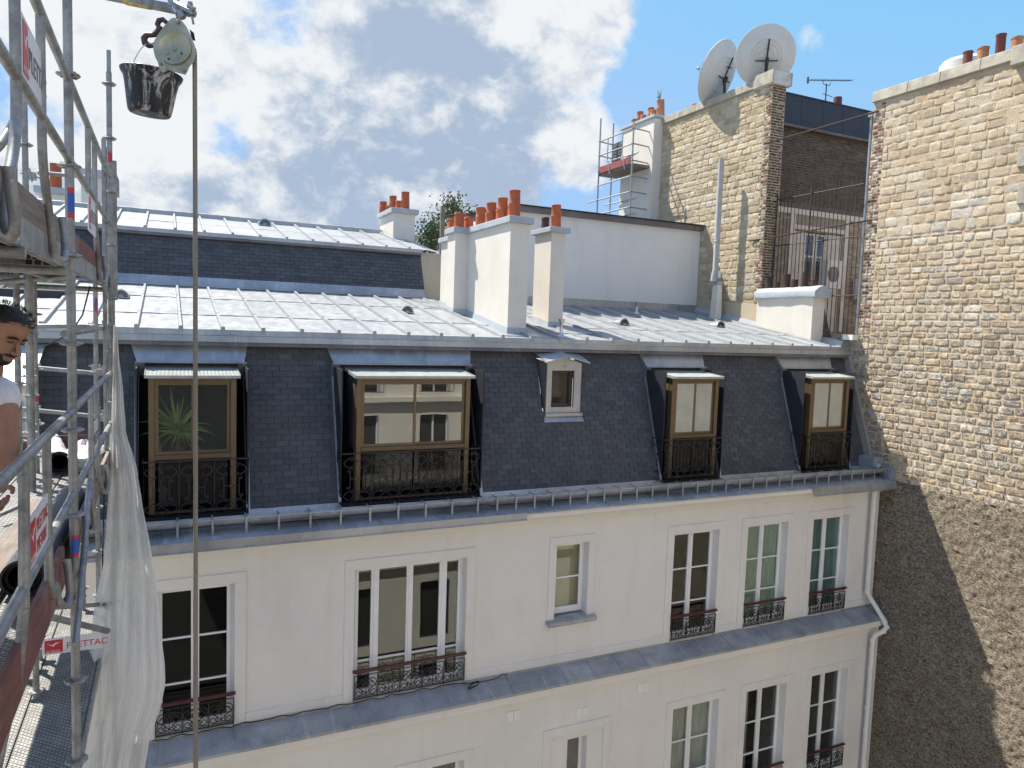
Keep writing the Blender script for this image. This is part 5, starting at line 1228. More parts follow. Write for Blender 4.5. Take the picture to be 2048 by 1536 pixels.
q = onY(1675, 205, 15.3); t = MB(); t.lathe((q.x, 15.3, 6.45), (0, 0, 1), [(.12, 0), (.115, .36), (.10, .36), (.10, .1)], 18); tag(t.build('attic_flue', M['terra_d'], None, smooth=True), 'single dark red clay flue on the black clad attic', 'chimney pot')

# --- spiked security fence in the gap
fn = thing('security_fence', 'tall rusty iron bar fence closing the gap between the stone house and the party wall', 'fence', (13.84, 12.8, .2))
m = MB(); Xf = 13.86
def top(y): return 3.42
ybars = np.linspace(11.55, 14.0, 22)
for i, y in enumerate(ybars): m = MB(); m.tube([(Xf, y, .12 if y < 12.3 else 1.0), (Xf, y, 3.56+.05*random.random())], [.010, .009], 4); m.build('bar', M['rust'], fn)
for z in (3.42, 2.28, .98): m2 = MB(); m2.tube([(Xf, 11.48, z), (Xf, 14.03, z)], .014, 5); m2.build('rail', M['rust'], fn)
m = MB(); m.tube([(Xf-.02, 12.95, .9), (Xf-.02, 12.9, 3.75)], .02, 6); m.build('post', M['rust'], fn)
m = MB()
for z in np.arange(1.05, 2.25, .085): m.tube([(Xf+.012, 11.5, z), (Xf+.012, 14.0, z)], .0016, 3, caps=False)
for y in np.arange(11.5, 14.0, .085): m.tube([(Xf+.014, y, 1.05), (Xf+.014, y, 2.25)], .0016, 3, caps=False)
m.build('wire_mesh', M['steel_far'], fn)
m = MB(); m.tube([onX(1528, 288, 13.46), onX(1757, 222, 13.98)], .022, 6); tag(m.build('tie_rod', M['rust'], None), 'long thin brown tie rod spanning the gap high up', 'rod')
m = MB(); m.tube([onX(1500, 482, 13.46), onX(1742, 440, 13.96)], .018, 6); tag(m.build('tie_rod', M['rust'], None), 'brown tie rod crossing in front of the bar fence', 'rod')
m = MB(); m.tube([(14.05, 11.56, -.1), (14.05, 11.56, 4.95)], .03, 8); m.box(14.0, 11.5, 4.9, 14.15, 11.62, 5.0); tag(m.build('steel_post', M['steel_far'], None), 'thin grey vertical pole at the edge of the party wall', 'pole')
# air conditioning units
for (x0, z0, w, h, lab) in ((16.60, 1.40, .55, .78, 'beige air conditioning unit under the shuttered window'), (18.0, 1.15, .5, .6, 'air conditioning unit with round fan close to the party wall')):
    t = thing('air_conditioner', lab, 'air conditioner', (x0+w/2, YG-.25, z0), 'air conditioners on the brick facade')
    m = MB(); m.box(x0, YG-.36, z0, x0+w, YG-.06, z0+h); m.build('casing', M['pvc'], t, bevel=.01)
    m = MB(); m.lathe((x0+w*.42, YG-.362, z0+h/2), (0, -1, 0), [(.22, 0), (.22, .008), (.19, .01), (.05, .004)], 24); m.build('fan_grille', M['zinc_k'], t)
# ================================================================== BUILDING ACROSS THE COURTYARD (behind the camera, seen in the window reflections)
op = thing('opposite_building', 'sunlit cream facade with dark windows and an added dark column, showing only as reflections in the panes', 'building', (0, -2.2, -15))
YO = -2.2
hol = [(x, x+1.05, z, z+2.0) for x in np.arange(-12.4, 13, 2.55) for z in (-14, -11.0, -8.0, -5.15, -2.35) if not (-3.2 < x < 2.2)]+[(-2.4, 2.3, -14.5, .5)]  # last hole is a dark column added to darken reflections in the left panes
m = MB()
def wall_op():
    xs = sorted({-16, 14, *[h[0] for h in hol], *[h[1] for h in hol]}); zs = sorted({-15, .9, *[h[2] for h in hol], *[h[3] for h in hol]})
    for i in range(len(xs)-1):
        for j in range(len(zs)-1):
            cx, cz = (xs[i]+xs[i+1])/2, (zs[j]+zs[j+1])/2
            if any(h[0] < cx < h[1] and h[2] < cz < h[3] for h in hol): continue
            m.face([(xs[i],YO,zs[j]),(xs[i+1],YO,zs[j]),(xs[i+1],YO,zs[j+1]),(xs[i],YO,zs[j+1])])
wall_op()
for z in (-8.2, -5.4, -2.55, .75): m.box(2.31, YO, z-.12, 14, YO+.22, z+.05)
m.build('wall', M['plaster_b'], op)
for h in hol:
    m = MB(); m.face([(h[0], YO-.2, h[2]), (h[1], YO-.2, h[2]), (h[1], YO-.2, h[3]), (h[0], YO-.2, h[3])]); w_ = m.build('window', M['room'], op)  # the added dark column is built here too, not a real window
    if h[2] < -6 or h[1]-h[0] > 2: continue
    m = MB(); xm = (h[0]+h[1])/2; m.box(xm-.03, YO-.18, h[2], xm+.03, YO-.14, h[3]); m.box(h[0], YO-.18, h[2], h[0]+.05, YO-.14, h[3]); m.box(h[1]-.05, YO-.18, h[2], h[1], YO-.14, h[3]); m.build('frame', M['trim'], w_)
    m = MB(); iron_run(m, (h[0]-.1, YO+.15, h[2]), (h[1]+.1, YO+.15, h[2]), .75, 8, None); m.build('railing', M['iron'], w_)
m = MB(); m.hexa([(-16, YO, .9), (14, YO, .9), (14, YO-6, .9), (-16, YO-6, .9)], [(-16, YO-.9, 3.0), (14, YO-.9, 3.0), (14, YO-6, 3.6), (-16, YO-6, 3.6)]); m.build('roof', M['zinc_d'], op)

# ================================================================== MAIN SCAFFOLDING (left)
XS = -0.50
sc = thing('scaffolding', 'galvanised tube scaffolding with boarded decks along the left edge', 'scaffolding', (-.9, 5, -15))
def tube(name, pts, r=.02415, mat='steel', n=12, parent=None, label=None):
    m = MB(); m.tube(pts, r, n); return m.build(name, M[mat], parent if parent is not None else sc, smooth=True, label=label)
_ros = {}
def ros(parent, p, r=1.0):
    if 'me' not in _ros:
        m = MB(); rosette(m, (0, 0, 0)); o = m.build('rosette', M['galv'], None, smooth=True); _ros['me'] = o.data; bpy.data.objects.remove(o)
    o = bpy.data.objects.new('rosette', _ros['me']); COL.objects.link(o); o.parent = parent; o.location = Vector(p)-(wloc(parent)) if False else Vector(p)
def rosette(m, p):
    p = Vector(p); m.lathe(p, (0, 0, 1), [(.026, -.008), (.058, -.006), (.062, 0), (.058, .006), (.026, .008)], 20)
    for k in range(4):
        a = math.pi/4+k*math.pi/2; q = p+Vector((math.cos(a)*.045, math.sin(a)*.045, 0)); m.lathe(q, (0, 0, 1), [(.010, -.012), (.010, .012)], 8)
def standard(x, y, z0, z1, zr, r=.02415, spigot=0, dz=.5, label=None):
    m = MB(); m.tube([(x, y, z0), (x, y, z1)], r, 16)
    if spigot: m.tube([(x, y, z1), (x, y, z1+spigot)], r*.78, 12)
    o = m.build('standard', M['steel'], sc, smooth=True, label=label)
    z = zr
    while z > -4.6: z -= dz
    while z < z1:
        ros(o, (x, y, z)); z += dz
    return o
def sticker(parent, x, y, z, r, cols, n=8):
    """printed band wrapped on a tube, facing the camera"""
    d = Vector((-x, -y, 0)).normalized(); a0 = math.atan2(d.y, d.x)+.35; zz = z
    for mat, h in cols:
        m = MB(); P = [[(x+math.cos(a0+s)*(r+.0012), y+math.sin(a0+s)*(r+.0012), zz), (x+math.cos(a0+s)*(r+.0012), y+math.sin(a0+s)*(r+.0012), zz+h)] for s in np.linspace(-.8, .8, n)]
        m.grid(P); m.build('sticker', M[mat], parent, smooth=True, recalc=False); zz += h
Y1s, Y2s = 4.86, 8.0
zr1 = onX(143, 150, XS).z*(Y1s/onX(143, 150, XS).y)
def zat(px, py, Y): return onY(px, py, Y).z
P1 = standard(XS, Y1s, -12, 3.2, zat(140, 150, Y1s))
sticker(P1, XS, Y1s, zat(145, 437, Y1s), .0245, [('signr', .03), ('signb', .11), ('signr', .03)]); sticker(P1, XS, Y1s, zat(152, 1112, Y1s), .0245, [('signr', .02), ('signb', .09), ('signr', .02)])
x2 = onY(219, 300, Y2s).x
P2 = standard(x2, Y2s, -12, zat(219, 145, Y2s), zat(219, 168, Y2s), spigot=.2)
sticker(P2, x2, Y2s, zat(219, 325, Y2s), .0245, [('signr', .09)]); sticker(P2, x2, Y2s, zat(215, 925, Y2s), .0245, [('signb', .12), ('signr', .04)])
# short overlapping tubes beside the far post
for (px, ya, yb, Y, r) in ((229, 322, 600, 8.15, .024), (210, 278, 900, 7.85, .020), (232, 355, 380, 8.4, .02), (236, 360, 395, 8.4, .012)):
    x = onY(px, (ya+yb)/2, Y).x; tube('tube', [(x, Y, zat(px, yb, Y)), (x, Y, zat(px, ya, Y))], r)
x = onY(222, 500, 8.25).x; m = MB(); m.box(x-.03, 8.23, zat(222, 650, 8.25), x+.03, 8.29, zat(222, 335, 8.25)); m.build('channel', M['steel'], sc, bevel=.004)
inner = []
for (px, pt, dist) in ((35, 235, 6.2), (57, 80, 6.4), (61, 540, 5.9), (71, 540, 6.6)):
    q = at(px, 700, dist); top_ = zat(px, pt, q.y)
    o = standard(q.x, q.y, -12, top_, zat(px, 290, q.y), spigot=.15 if pt == 80 else 0, r=.02415 if px != 71 else .019); inner.append((q, o))
sticker(inner[0][1], inner[0][0].x, inner[0][0].y, zat(35, 278, inner[0][0].y), .0245, [('signr', .10)]); sticker(inner[3][1], inner[3][0].x, inner[3][0].y, zat(70, 803, inner[3][0].y), .0193, [('signr', .07)])
q = onY(193, 800, 9.1); far = standard(q.x, 9.1, -12, zat(193, 545, 9.1), zat(193, 652, 9.1)); sticker(far, q.x, 9.1, zat(192, 622, 9.1), .0245, [('signr', .05), ('signb', .06), ('signr', .03)])
q = onY(166, 1150, 9.0); standard(q.x, 9.0, -12, zat(181, 1035, 9.0), zat(181, 1085, 9.0), spigot=.0)
# cross ledgers at the far end
Ye = 9.1
for (a, b, r) in (((70, 652), (212, 652), .024), ((45, 733), (196, 747), .024), ((45, 818), (205, 834), .024), ((45, 838), (80, 843), .024)):
    tube('ledger', [onY(a[0], a[1], Ye), onY(b[0], b[1], Ye)], r)
tube('ledger', [at(128, 668, 4.9), at(208, 655, 7.2)], .024)
tube('ledger', [onY(75, 345, 9.0), onY(185, 355, 9.0)], .02, 'steel')
tube('ledger', [at(0, 565, 6.0), at(135, 553, 6.0)], .024); tube('ledger', [at(45, 1010, 5.2), at(0, 1030, 5.0)], .015)
# wedge couplers
for (px, py, d) in ((45, 652, 9), (72, 733, 9), (72, 818, 9), (192, 735, 9), (192, 820, 9), (205, 655, 7.3), (205, 745, 7.3), (205, 835, 7.3), (60, 352, 7)):
    m = MB(); q = at(px, py, d); m.box(q.x-.05, q.y-.03, q.z-.035, q.x+.05, q.y+.03, q.z+.035); m.tube([q+Vector((-.08, 0, .02)), q+Vector((.08, 0, -.01))], .008, 5); m.tube([q+Vector((.02, -.03, -.06)), q+Vector((.0, -.03, .07))], .008, 5)
    m.build('coupler', M['galv'], sc)
# --- guard frames: two bays up, two bays down
def railpt(X, Y, z): return Vector((X, Y, z))
zu_t, zu_b = 1.30, .857
def guard_frame(ya, yb, zt, zb, ys_, zdeck, sign=None, rt=.0215, hooks=True):
    m = MB(); m.tube([(XS, ya, zt), (XS, yb, zt)], rt, 12)
    m.tube([(XS, ya, zb), (XS, yb, zb)], rt, 12)
    o = m.build('guard_rail', M['steel'], sc, smooth=True)
    for y, s in ys_:
        m = MB()
        pts = [(XS, y, zt), (XS, y, zb-.02), (XS, y, zb-.18), (XS+.0, y+s*.10, zb-.32), (XS, y+s*.22, zdeck+.05), (XS+.0, y+s*.27, zdeck-.08), (XS+.03, y+s*.31, zdeck-.13), (XS+.05, y+s*.36, zdeck-.08), (XS+.03, y+s*.38, zdeck+.1)] if s else [(XS, y, zt), (XS, y, zb)]
        pts2 = []
        for i in range(len(pts)-1):
            a, b = Vector(pts[i]), Vector(pts[i+1]); pts2 += [a, a.lerp(b, .5)]
        pts2.append(Vector(pts[-1])); sm = [pts2[0]]
        for i in range(1, len(pts2)-1): sm.append((pts2[i-1]+pts2[i]*2+pts2[i+1])/4)
        sm.append(pts2[-1]); m.tube(sm, .019, 10)
        m.build('guard_post', M['steel'], sc, smooth=True)
    return o
def yX(px, py): return onX(px, py, XS).y
ZU, ZL = .365, -1.48
guard_frame(1.4, Y1s, zu_t, zu_b, [(yX(30, 60), -1), (yX(82, 150), 1)], ZU)
guard_frame(Y1s+.05, Y2s, zu_t, zu_b, [(yX(176, 300), 0), (yX(189, 330), 1)], ZU)
tube('brace', [at(36, 205, 3.3), at(36, 230, 3.3), at(18, 262, 3.3), at(0, 290, 3.2), at(-20, 310, 3.2)], .019)
zl_t = onX(100, 866, XS).z
zl_b = onX(101, 1074, XS).z
guard_frame(1.2, Y1s, zl_t, zl_b, [(yX(48, 1000), 0), (yX(95, 1000), 1)], ZL+.12)
guard_frame(Y1s+.05, Y2s, zl_t, zl_b, [(yX(182, 850), -1), (yX(195, 850), 1)], ZL+.12)
tube('guard_post', [at(48, 1215, 2.75), at(38, 1330, 2.75), at(22, 1400, 2.72), at(0, 1500, 2.6), at(-12, 1560, 2.6)], .019)
tube('guard_post', [at(48, 950, 2.75), at(48, 1215, 2.75)], .019)
tube('brace', [at(150, 1290, 3.9), at(168, 1110, 4.4), at(176, 1000, 4.9), at(180, 960, 5.1)], .019)
# --- signs on the guard frames
def sign_plane_X(X, y0, y1, z0, z1, word, parent=None, word2=None):
    t = MB(); t.box(X-.004, y0, z0, X+.004, y1, z1); o = t.build('sign_plate', M['signw'], sc, bevel=.002)
    h = z1-z0; L = y1-y0; ex, ey = (0, 1, 0), (0, 0, 1)
    Xc = X+.005                                         # face towards +X: the camera side
    m = MB(); m.box(Xc-.0005, y0+.02, z0+.02, Xc+.001, y0+.02+L*.22, z1-.02); m.build('logo', M['signr'], o)
    m = MB()
    c = y0+.02+L*.11; zc = z0+h*.62
    m.extrude([(Xc+.0012, c-L*.085, zc+h*.08), (Xc+.0012, c-L*.02, zc-h*.02), (Xc+.0012, c+L*.02, zc+h*.10), (Xc+.0012, c+L*.09, zc+h*.14), (Xc+.0012, c+L*.02, zc+h*.00), (Xc+.0012, c, zc-h*.14)], (.0006, 0, 0)); m.build('emblem', M['signw'], o)
    mtext('lettering', 'ALTRAD', h*.15, M['signw'], (Xc+.0015, y0+.028, z0+h*.13), ex, ey, o, .0006, sx=1.0)
    if word2:
        mtext('lettering', word, h*.38, M['signr'], (Xc+.001, y0+L*.30, z0+h*.55), ex, ey, o, .0006, sx=.95); mtext('lettering', word2, h*.38, M['signr'], (Xc+.001, y0+L*.30, z0+h*.14), ex, ey, o, .0006, sx=.95)
    else: mtext('lettering', word, h*.50, M['signk'], (Xc+.001, y0+L*.29, z0+h*.30), ex, ey, o, .0006, sx=.95)
sign_plane_X(XS, yX(42, 140)-.0, yX(83, 200), zu_b+.03, zu_b+.27, 'PLETTAC')
sign_plane_X(XS, yX(56, 1100), yX(100, 1020), zl_b+.02, zl_b+.23, 'PLETTAC', word2='METRIX')
sign_plane_X(XS, yX(176, 380), yX(190, 380), zu_b-.28, zu_b-.02, 'PLETTAC')
sign_plane_X(XS, yX(183, 880), yX(195, 850), zl_b-.0, zl_b+.24, 'PLETTAC')
# sign across a lower bay, facing the camera
Ysn = 7.4; a = onY(84, 1312, Ysn); b = onY(205, 1302, Ysn); zt_ = onY(84, 1280, Ysn).z
m = MB(); m.box(a.x, Ysn, a.z, b.x, Ysn+.008, zt_); sg = m.build('sign_plate', M['signw'], sc, bevel=.002); h = zt_-a.z
m = MB(); m.box(a.x+.02, Ysn-.0015, a.z+.015, a.x+.02+h*.95, Ysn-.0003, zt_-.015); m.build('logo', M['signr'], sg)
m = MB(); c = a.x+.02+h*.48; zc = a.z+h*.62; m.extrude([(c-h*.36, Ysn-.002, zc+h*.08), (c-h*.08, Ysn-.002, zc-h*.02), (c+h*.08, Ysn-.002, zc+h*.10), (c+h*.36, Ysn-.002, zc+h*.12), (c+h*.08, Ysn-.002, zc), (c, Ysn-.002, zc-h*.14)], (0, -.0006, 0)); m.build('emblem', M['signw'], sg)
mtext('lettering', 'ALTRAD', h*.22, M['signw'], (a.x+.03, Ysn-.002, a.z+h*.12), (1, 0, 0), (0, 0, 1), sg, .0006, sx=.9)
mtext('lettering', 'PLETTAC', h*.55, M['signr'], (a.x+.04+h, Ysn-.001, a.z+h*.26), (1, 0, 0), (0, 0, 1), sg, .0006)
# --- decks
def deck(xa, xb, ya, yb, z, nplank=2, under=True):
    w = (xb-xa)/nplank
    for k in range(nplank):
        m = MB(); a, b = xa+w*k+.006, xa+w*(k+1)-.006
        m.box(a, ya, z-.006, b, yb, z); m.box(a, ya, z-.07, a+.012, yb, z-.0065); m.box(b-.012, ya, z-.07, b, yb, z-.0065)
        y = ya+.4
        while y < yb: m.box(a+.0125, y, z-.05, b-.0125, y+.04, z-.0065); y += .6
        m.build('deck', M['deck'], sc)
# upper deck, near and far bays (seen from underneath)
deck(-1.28, XS-.03, 1.2, Y1s-.08, ZU, 2); deck(-1.28, XS-.03, Y1s+.05, Y2s, ZU, 2)
for ya, yb in ((1.2, Y1s-.06), (Y1s+.06, Y2s)):
    m = MB(); m.box(XS-.035, ya, ZU-.115, XS-.012, yb, ZU-.0); m.box(XS-.055, ya, ZU-.118, XS-.0355, yb, ZU-.108); m.build('deck_beam', M['steel'], sc, bevel=.003)
    m = MB(); m.box(-1.30, ya, ZU-.10, -1.282, yb, ZU-.0); m.box(-.92, ya, ZU-.10, -.88, yb, ZU-.008); m.build('deck_beam', M['steel'], sc, bevel=.003)
for yy in (2.2, 3.4, 4.70, 7.9):
    tube('transom', [(-1.3, yy, ZU-.14), (XS, yy, ZU-.14)], .024)
m = MB(); q0 = onX(4, 420, XS-.008); q1 = onX(40, 455, XS-.008); m.box(XS-.0115, q0.y, ZU-.10, XS-.0105, q1.y, ZU-.02); m.build('label', M['signw'], sc)
def toe(name, xa, ya, yb, z, h, mat, tilt=0):
    m = MB(); m.hexa([(xa, ya, z), (xa+.028, ya, z), (xa+.028, yb, z), (xa, yb, z)], [(xa+tilt, ya, z+h), (xa+.028+tilt, ya, z+h), (xa+.028+tilt, yb, z+h), (xa+tilt, yb, z+h)]); return m.build(name, M[mat], sc, bevel=.003)
toe('toe_board', XS-.04, 1.2, Y1s-.25, ZU-.005, .13, 'board'); toe('toe_board', XS-.04, Y1s+.12, Y2s-.1, ZU-.005, .12, 'redboard')
# lower deck
zt0 = onX(120, 1111, XS).z; zb0 = onX(136, 1151, XS).z
deck(-1.55, XS-.03, 1.2, Y1s, ZL, 3); deck(-1.55, XS-.03, Y1s+.05, 8.9, ZL, 3)
toe('toe_board', XS-.03, 1.2, 4.45, ZL+.02, .215, 'redboard'); toe('toe_board', XS-.03, Y1s+.1, 8.4, ZL+.02, .16, 'board')
m = MB(); m.box(-1.5, 8.75, ZL+.02, x2-.15, 8.78, ZL+.20); m.build('toe_board', M['redboard'], sc)
# wooden plank lying along the lower deck
m = MB(); m.hexa([(-.98, 3.2, ZL+.004), (-.80, 3.2, ZL+.004), (-.74, 6.5, ZL+.004), (-.94, 6.5, ZL+.004)], [(-.98, 3.2, ZL+.045), (-.80, 3.2, ZL+.045), (-.74, 6.5, ZL+.045), (-.94, 6.5, ZL+.045)])
tag(m.build('wooden_plank', M['board'], None, bevel=.004), 'worn wooden plank lying lengthwise on the perforated lower deck', 'plank')
# lowest deck seen through the gap
ZLL = -3.25
deck(-1.5, -.60, 3.0, 9.2, ZLL, 2)
for x in (-.60, -1.5): m = MB(); m.box(x, 3.0, ZLL-.1, x+.02, 8.0, ZLL+.0); m.build('deck_beam', M['steel'], sc)
for pz in ((1225, 200), (1240, 215), (1258, 205)):
    pass
tube('ledger', [at(112, 1215, 6.2), at(215, 1208, 7.0)], .02); tube('ledger', [at(105, 1235, 5.2), at(215, 1262, 5.9)], .024); tube('ledger', [at(150, 1120, 7.2), at(215, 1110, 7.4)], .016)
# --- rolls
def roll(name, label, y0, y1, x, z, r, mat, fold=0.0, seed=1, parent=None, tilt=0.0, cat='roll'):
    m = MB(); n = 26; ny = 14; P = []; rr = random.Random(seed)
    for i in range(ny+1):
        y = y0+(y1-y0)*i/ny; row = []
        for k in range(n+1):
            a = 2*math.pi*k/n; q = r*(1+fold*mnoise.noise((math.cos(a)*2+seed, math.sin(a)*2, y*6)))
            if k == n: a = 0; q = r*(1+fold*mnoise.noise((2+seed, 0, y*6)))
            row.append((x+tilt*(y-y0)+q*math.cos(a), y, z+q*math.sin(a)))
        P.append(row)
    m.grid(P)
    P2 = [[(x+tilt*(y0+.02+(y1-y0)*i/4-y0)+r*.86*math.cos(2*math.pi*k/n), y0+.002+(y1-y0)*i/4, z+r*.86*math.sin(2*math.pi*k/n)) for k in range(n+1)] for i in range(5)]
    o = m.build(name, M[mat], None, smooth=True); tag(o, label, cat)
    m = MB(); m.grid(P2); m.grid([[(x+r*q*math.cos(2*math.pi*k/n), y0+.001, z+r*q*math.sin(2*math.pi*k/n)) for k in range(n+1)] for q in (.86, 1.0)])
    for q in (.76, .68): m.tube([(x+r*q*math.cos(2*math.pi*k/n), y0+.03, z+r*q*math.sin(2*math.pi*k/n)) for k in range(n)], .003, 4, closed=True)
    m.build('inner_layers', M['black'], o); return o
e = onZ(45, 1195, ZL+.0)
r_r = .075; e = onZ(43, 1158, ZL+.10); roll('membrane_roll', 'dark rubbery membrane roll lying on the deck beside the red toe board', e.y, e.y+1.8, e.x, ZL+.10, .10, 'roll', .03, 3, tilt=.02)
e = onZ(118, 928, ZL+.10); roll('wrapped_roll', 'dark pipe in crumpled white plastic wrap at the far end of the deck', e.y, e.y+1.2, e.x, ZL+.11, .105, 'wrap', .18, 5, tilt=-.18)
m = MB(); rr = random.Random(4); c = onZ(172, 912, ZL+.13); P = []
for i in range(15):
    row = []
    for j in range(22):
        th, ph = math.pi*i/14, 2*math.pi*j/21; s = 1+.35*mnoise.noise((math.cos(ph)*1.7, math.sin(ph)*1.7, th*2)); row.append((c.x+.15*s*math.sin(th)*math.cos(ph), c.y+.3*s*math.sin(th)*math.sin(ph), ZL+.13+.14*s*math.cos(th)))
    P.append(row)
m.grid(P); tag(m.build('plastic_bundle', M['wrap'], None, smooth=True), 'crumpled white plastic bundle on the deck behind the rail', 'plastic sheet')

# --- black cable hanging down the post
tag(tube('hanging_cable', [at(213, 295, 7.0), at(213.5, 700, 7.0), at(209, 950, 7.0), at(203, 1205, 7.0)], .007, 'black', 6, parent=None), None)
o = bpy.data.objects['hanging_cable']; o.parent = None; tag(o, 'thin black cable hanging straight down beside the far post', 'cable')
m = MB(); m.tube([at(180, 572, 6.2), at(165, 630, 6.2), at(140, 668, 6.3), at(90, 692, 6.6), at(60, 698, 6.8)], .007, 6); tag(m.build('loose_cable', M['black'], None, smooth=True), 'black cable sagging in a curve between the deck and the poles', 'cable')

# --- debris netting
m = MB(); nz, nx = 90, 56; P = []
Lk = [(650, 227), (800, 224), (1000, 216), (1130, 206), (1200, 190), (1350, 174), (1450, 170), (1560, 162), (1700, 158)]
Rk = [(650, 231), (700, 237), (760, 244), (860, 252), (940, 274), (1010, 285), (1090, 300), (1150, 312), (1230, 320), (1300, 326), (1370, 332), (1410, 322), (1470, 302), (1530, 290), (1620, 284), (1700, 280)]
def ip(K, y):
    for i in range(len(K)-1):
        if K[i][0] <= y <= K[i+1][0]: t = (y-K[i][0])/(K[i+1][0]-K[i][0]); return K[i][1]*(1-t)+K[i+1][1]*t
    return K[-1][1]
for i in range(nz+1):
    py = 650+1050*i/nz; l, r = ip(Lk, py), ip(Rk, py); row = []
    for j in range(nx+1):
        u = j/nx; px = l+(r-l)*u
        dep = 6.9+.06*math.sin(u*21+py*.002)+.035*math.sin(u*47+1+py*.005)+.05*mnoise.noise((u*4, py*.006, 2))*(1+(py > 1200)*2)
        row.append(at(px+(3*mnoise.noise((u*3, py*.02, 7)) if u > .6 else 0), py, dep))
    P.append(row)
m.grid(P); tag(m.build('debris_netting', M['net'], None, smooth=True), 'torn translucent white netting hanging off the scaffold', 'netting')

# ================================================================== HOIST: tube, pulley, rope, bucket
tb = thing('hoist_arm', 'scaffold tube with yellow tape and clamp sticking out at the top, holding the pulley', 'hoist arm', tuple(at(240, 0, 3.75)))
m = MB(); m.tube([at(120, -28, 3.85), at(378, 24, 3.62)], .024, 14); m.build('tube', M['steel'], tb, smooth=True)
m = MB(); m.tube([at(254, 0, 3.73), at(300, 9, 3.69)], .0255, 14); m.build('tape', M['tape'], tb, smooth=True)
m = MB()
c0, c1 = at(350, 10, 3.60), at(388, 28, 3.58); m.tube([c0, c1], .020, 8); m.tube([at(380, 5, 3.56), at(385, 30, 3.56)], .013, 6); m.tube([at(375, 12, 3.55), at(390, 18, 3.55)], .010, 6); m.tube([at(340, 1, 3.58), at(352, 20, 3.58), at(366, 34, 3.58)], .014, 6)
m.tube([at(384, 34, 3.56), at(387, 48, 3.56)], .006, 6); m.tube([at(344, 3, 3.55), at(342, 12, 3.55)], .007, 6); m.tube([at(359, 22, 3.57), at(366, 36, 3.57)], .016, 8)
m.build('clamp', M['galv'], tb, smooth=True)
pu = thing('pulley_block', 'yellowish pear shaped steel rope pulley hanging from the tube', 'pulley', tuple(at(350, 95, 3.6)))
outl = [(352, 35), (360, 38), (372, 52), (383, 74), (390, 93), (391, 110), (386, 124), (378, 133), (374, 143), (370, 149), (318, 135), (315, 124), (309, 112), (306, 98), (307, 84), (314, 70), (326, 54), (340, 38), (346, 35)]
for k, dd in ((0, 3.585), (1, 3.64)):
    m = MB(); poly = [at(px, py, dd) for px, py in outl]; m.extrude(poly, cf*.006); m.build('side_plate', M['zincy'], pu, bevel=.002)
ctr = at(349, 96, 3.582); m = MB(); m.lathe(ctr, -cf, [(.078, 0), (.083, .004), (.078, .007), (.072, .003), (.001, .003)], 40, caps=False); m.build('embossed_disc', M['zincy'], pu, smooth=True)
m = MB()
for px, py, r in ((355, 44, .009), (349, 98, .010), (336, 106, .008), (322, 127, .006), (367, 140, .006)): m.lathe(at(px, py, 3.58), -cf, [(r, 0), (r, .006), (r*.5, .009), (.0005, .009)], 10)
m.build('rivet', M['galv'], pu)
m = MB()
for px, py in ((363, 107), (338, 118)): m.lathe(at(px, py, 3.579), -cf, [(.006, 0), (.006, .001)], 6)
m.build('slot', M['black'], pu)
m = MB(); m.lathe(at(351, 97, 3.617), cf, [(.085, -.014), (.075, -.004), (.075, .004), (.085, .014)], 30); m.build('sheave', M['galv'], pu, smooth=True)
m = MB(); m.tube([at(346, 14, 3.58), at(351, 2, 3.6), at(358, -1, 3.62)], .006, 8); m.tube([at(346, 12, 3.57), at(352, 24, 3.57), at(356, 38, 3.6)], .007, 8); m.build('hanger', M['inox'], pu, smooth=True)
m = MB(); m.hexa([at(379, 58, 3.6), at(388, 66, 3.6), at(391, 82, 3.6), at(384, 80, 3.6)], [at(379, 58, 3.63), at(388, 66, 3.63), at(391, 82, 3.63), at(384, 80, 3.63)]); m.build('brake_cam', M['black'], pu)
hk = thing('lifting_hook', 'dark red forged hook carrying the bucket handle', 'hook', tuple(at(305, 80, 3.6)))
m = MB(); m.tube([at(334, 46, 3.6), at(326, 39, 3.6), at(318, 41, 3.6), at(315, 49, 3.6), at(319, 57, 3.6), at(323, 54, 3.6)], [.010, .012, .013, .013, .011, .009], 10); m.build('upper_eye', M['hook'], hk, smooth=True)
m = MB(); m.tube([at(323, 53, 3.6), at(316, 62, 3.6), at(308, 70, 3.6)], .014, 8); m.tube([at(313, 60, 3.59), at(309, 66, 3.58)], .007, 6); m.build('shank', M['hook'], hk, smooth=True)
m = MB(); m.tube([at(312, 70, 3.6), at(303, 70, 3.6), at(293, 70, 3.6), at(288, 77, 3.6), at(290, 86, 3.6), at(298, 91, 3.6), at(306, 91, 3.6), at(309, 87, 3.6)], [.010, .012, .014, .016, .016, .014, .011, .007], 10); m.build('hook', M['hook'], hk, smooth=True)
# rope
m = MB(); m.tube([at(388, 98, 3.62), at(389.5, 110, 3.62), at(390.5, 400, 3.62), at(391, 900, 3.62), at(391.5, 1700, 3.62)], .0115, 10); tag(m.build('rope', M['rope'], None, smooth=True), 'long dusty rope hanging straight down from the pulley', 'rope')
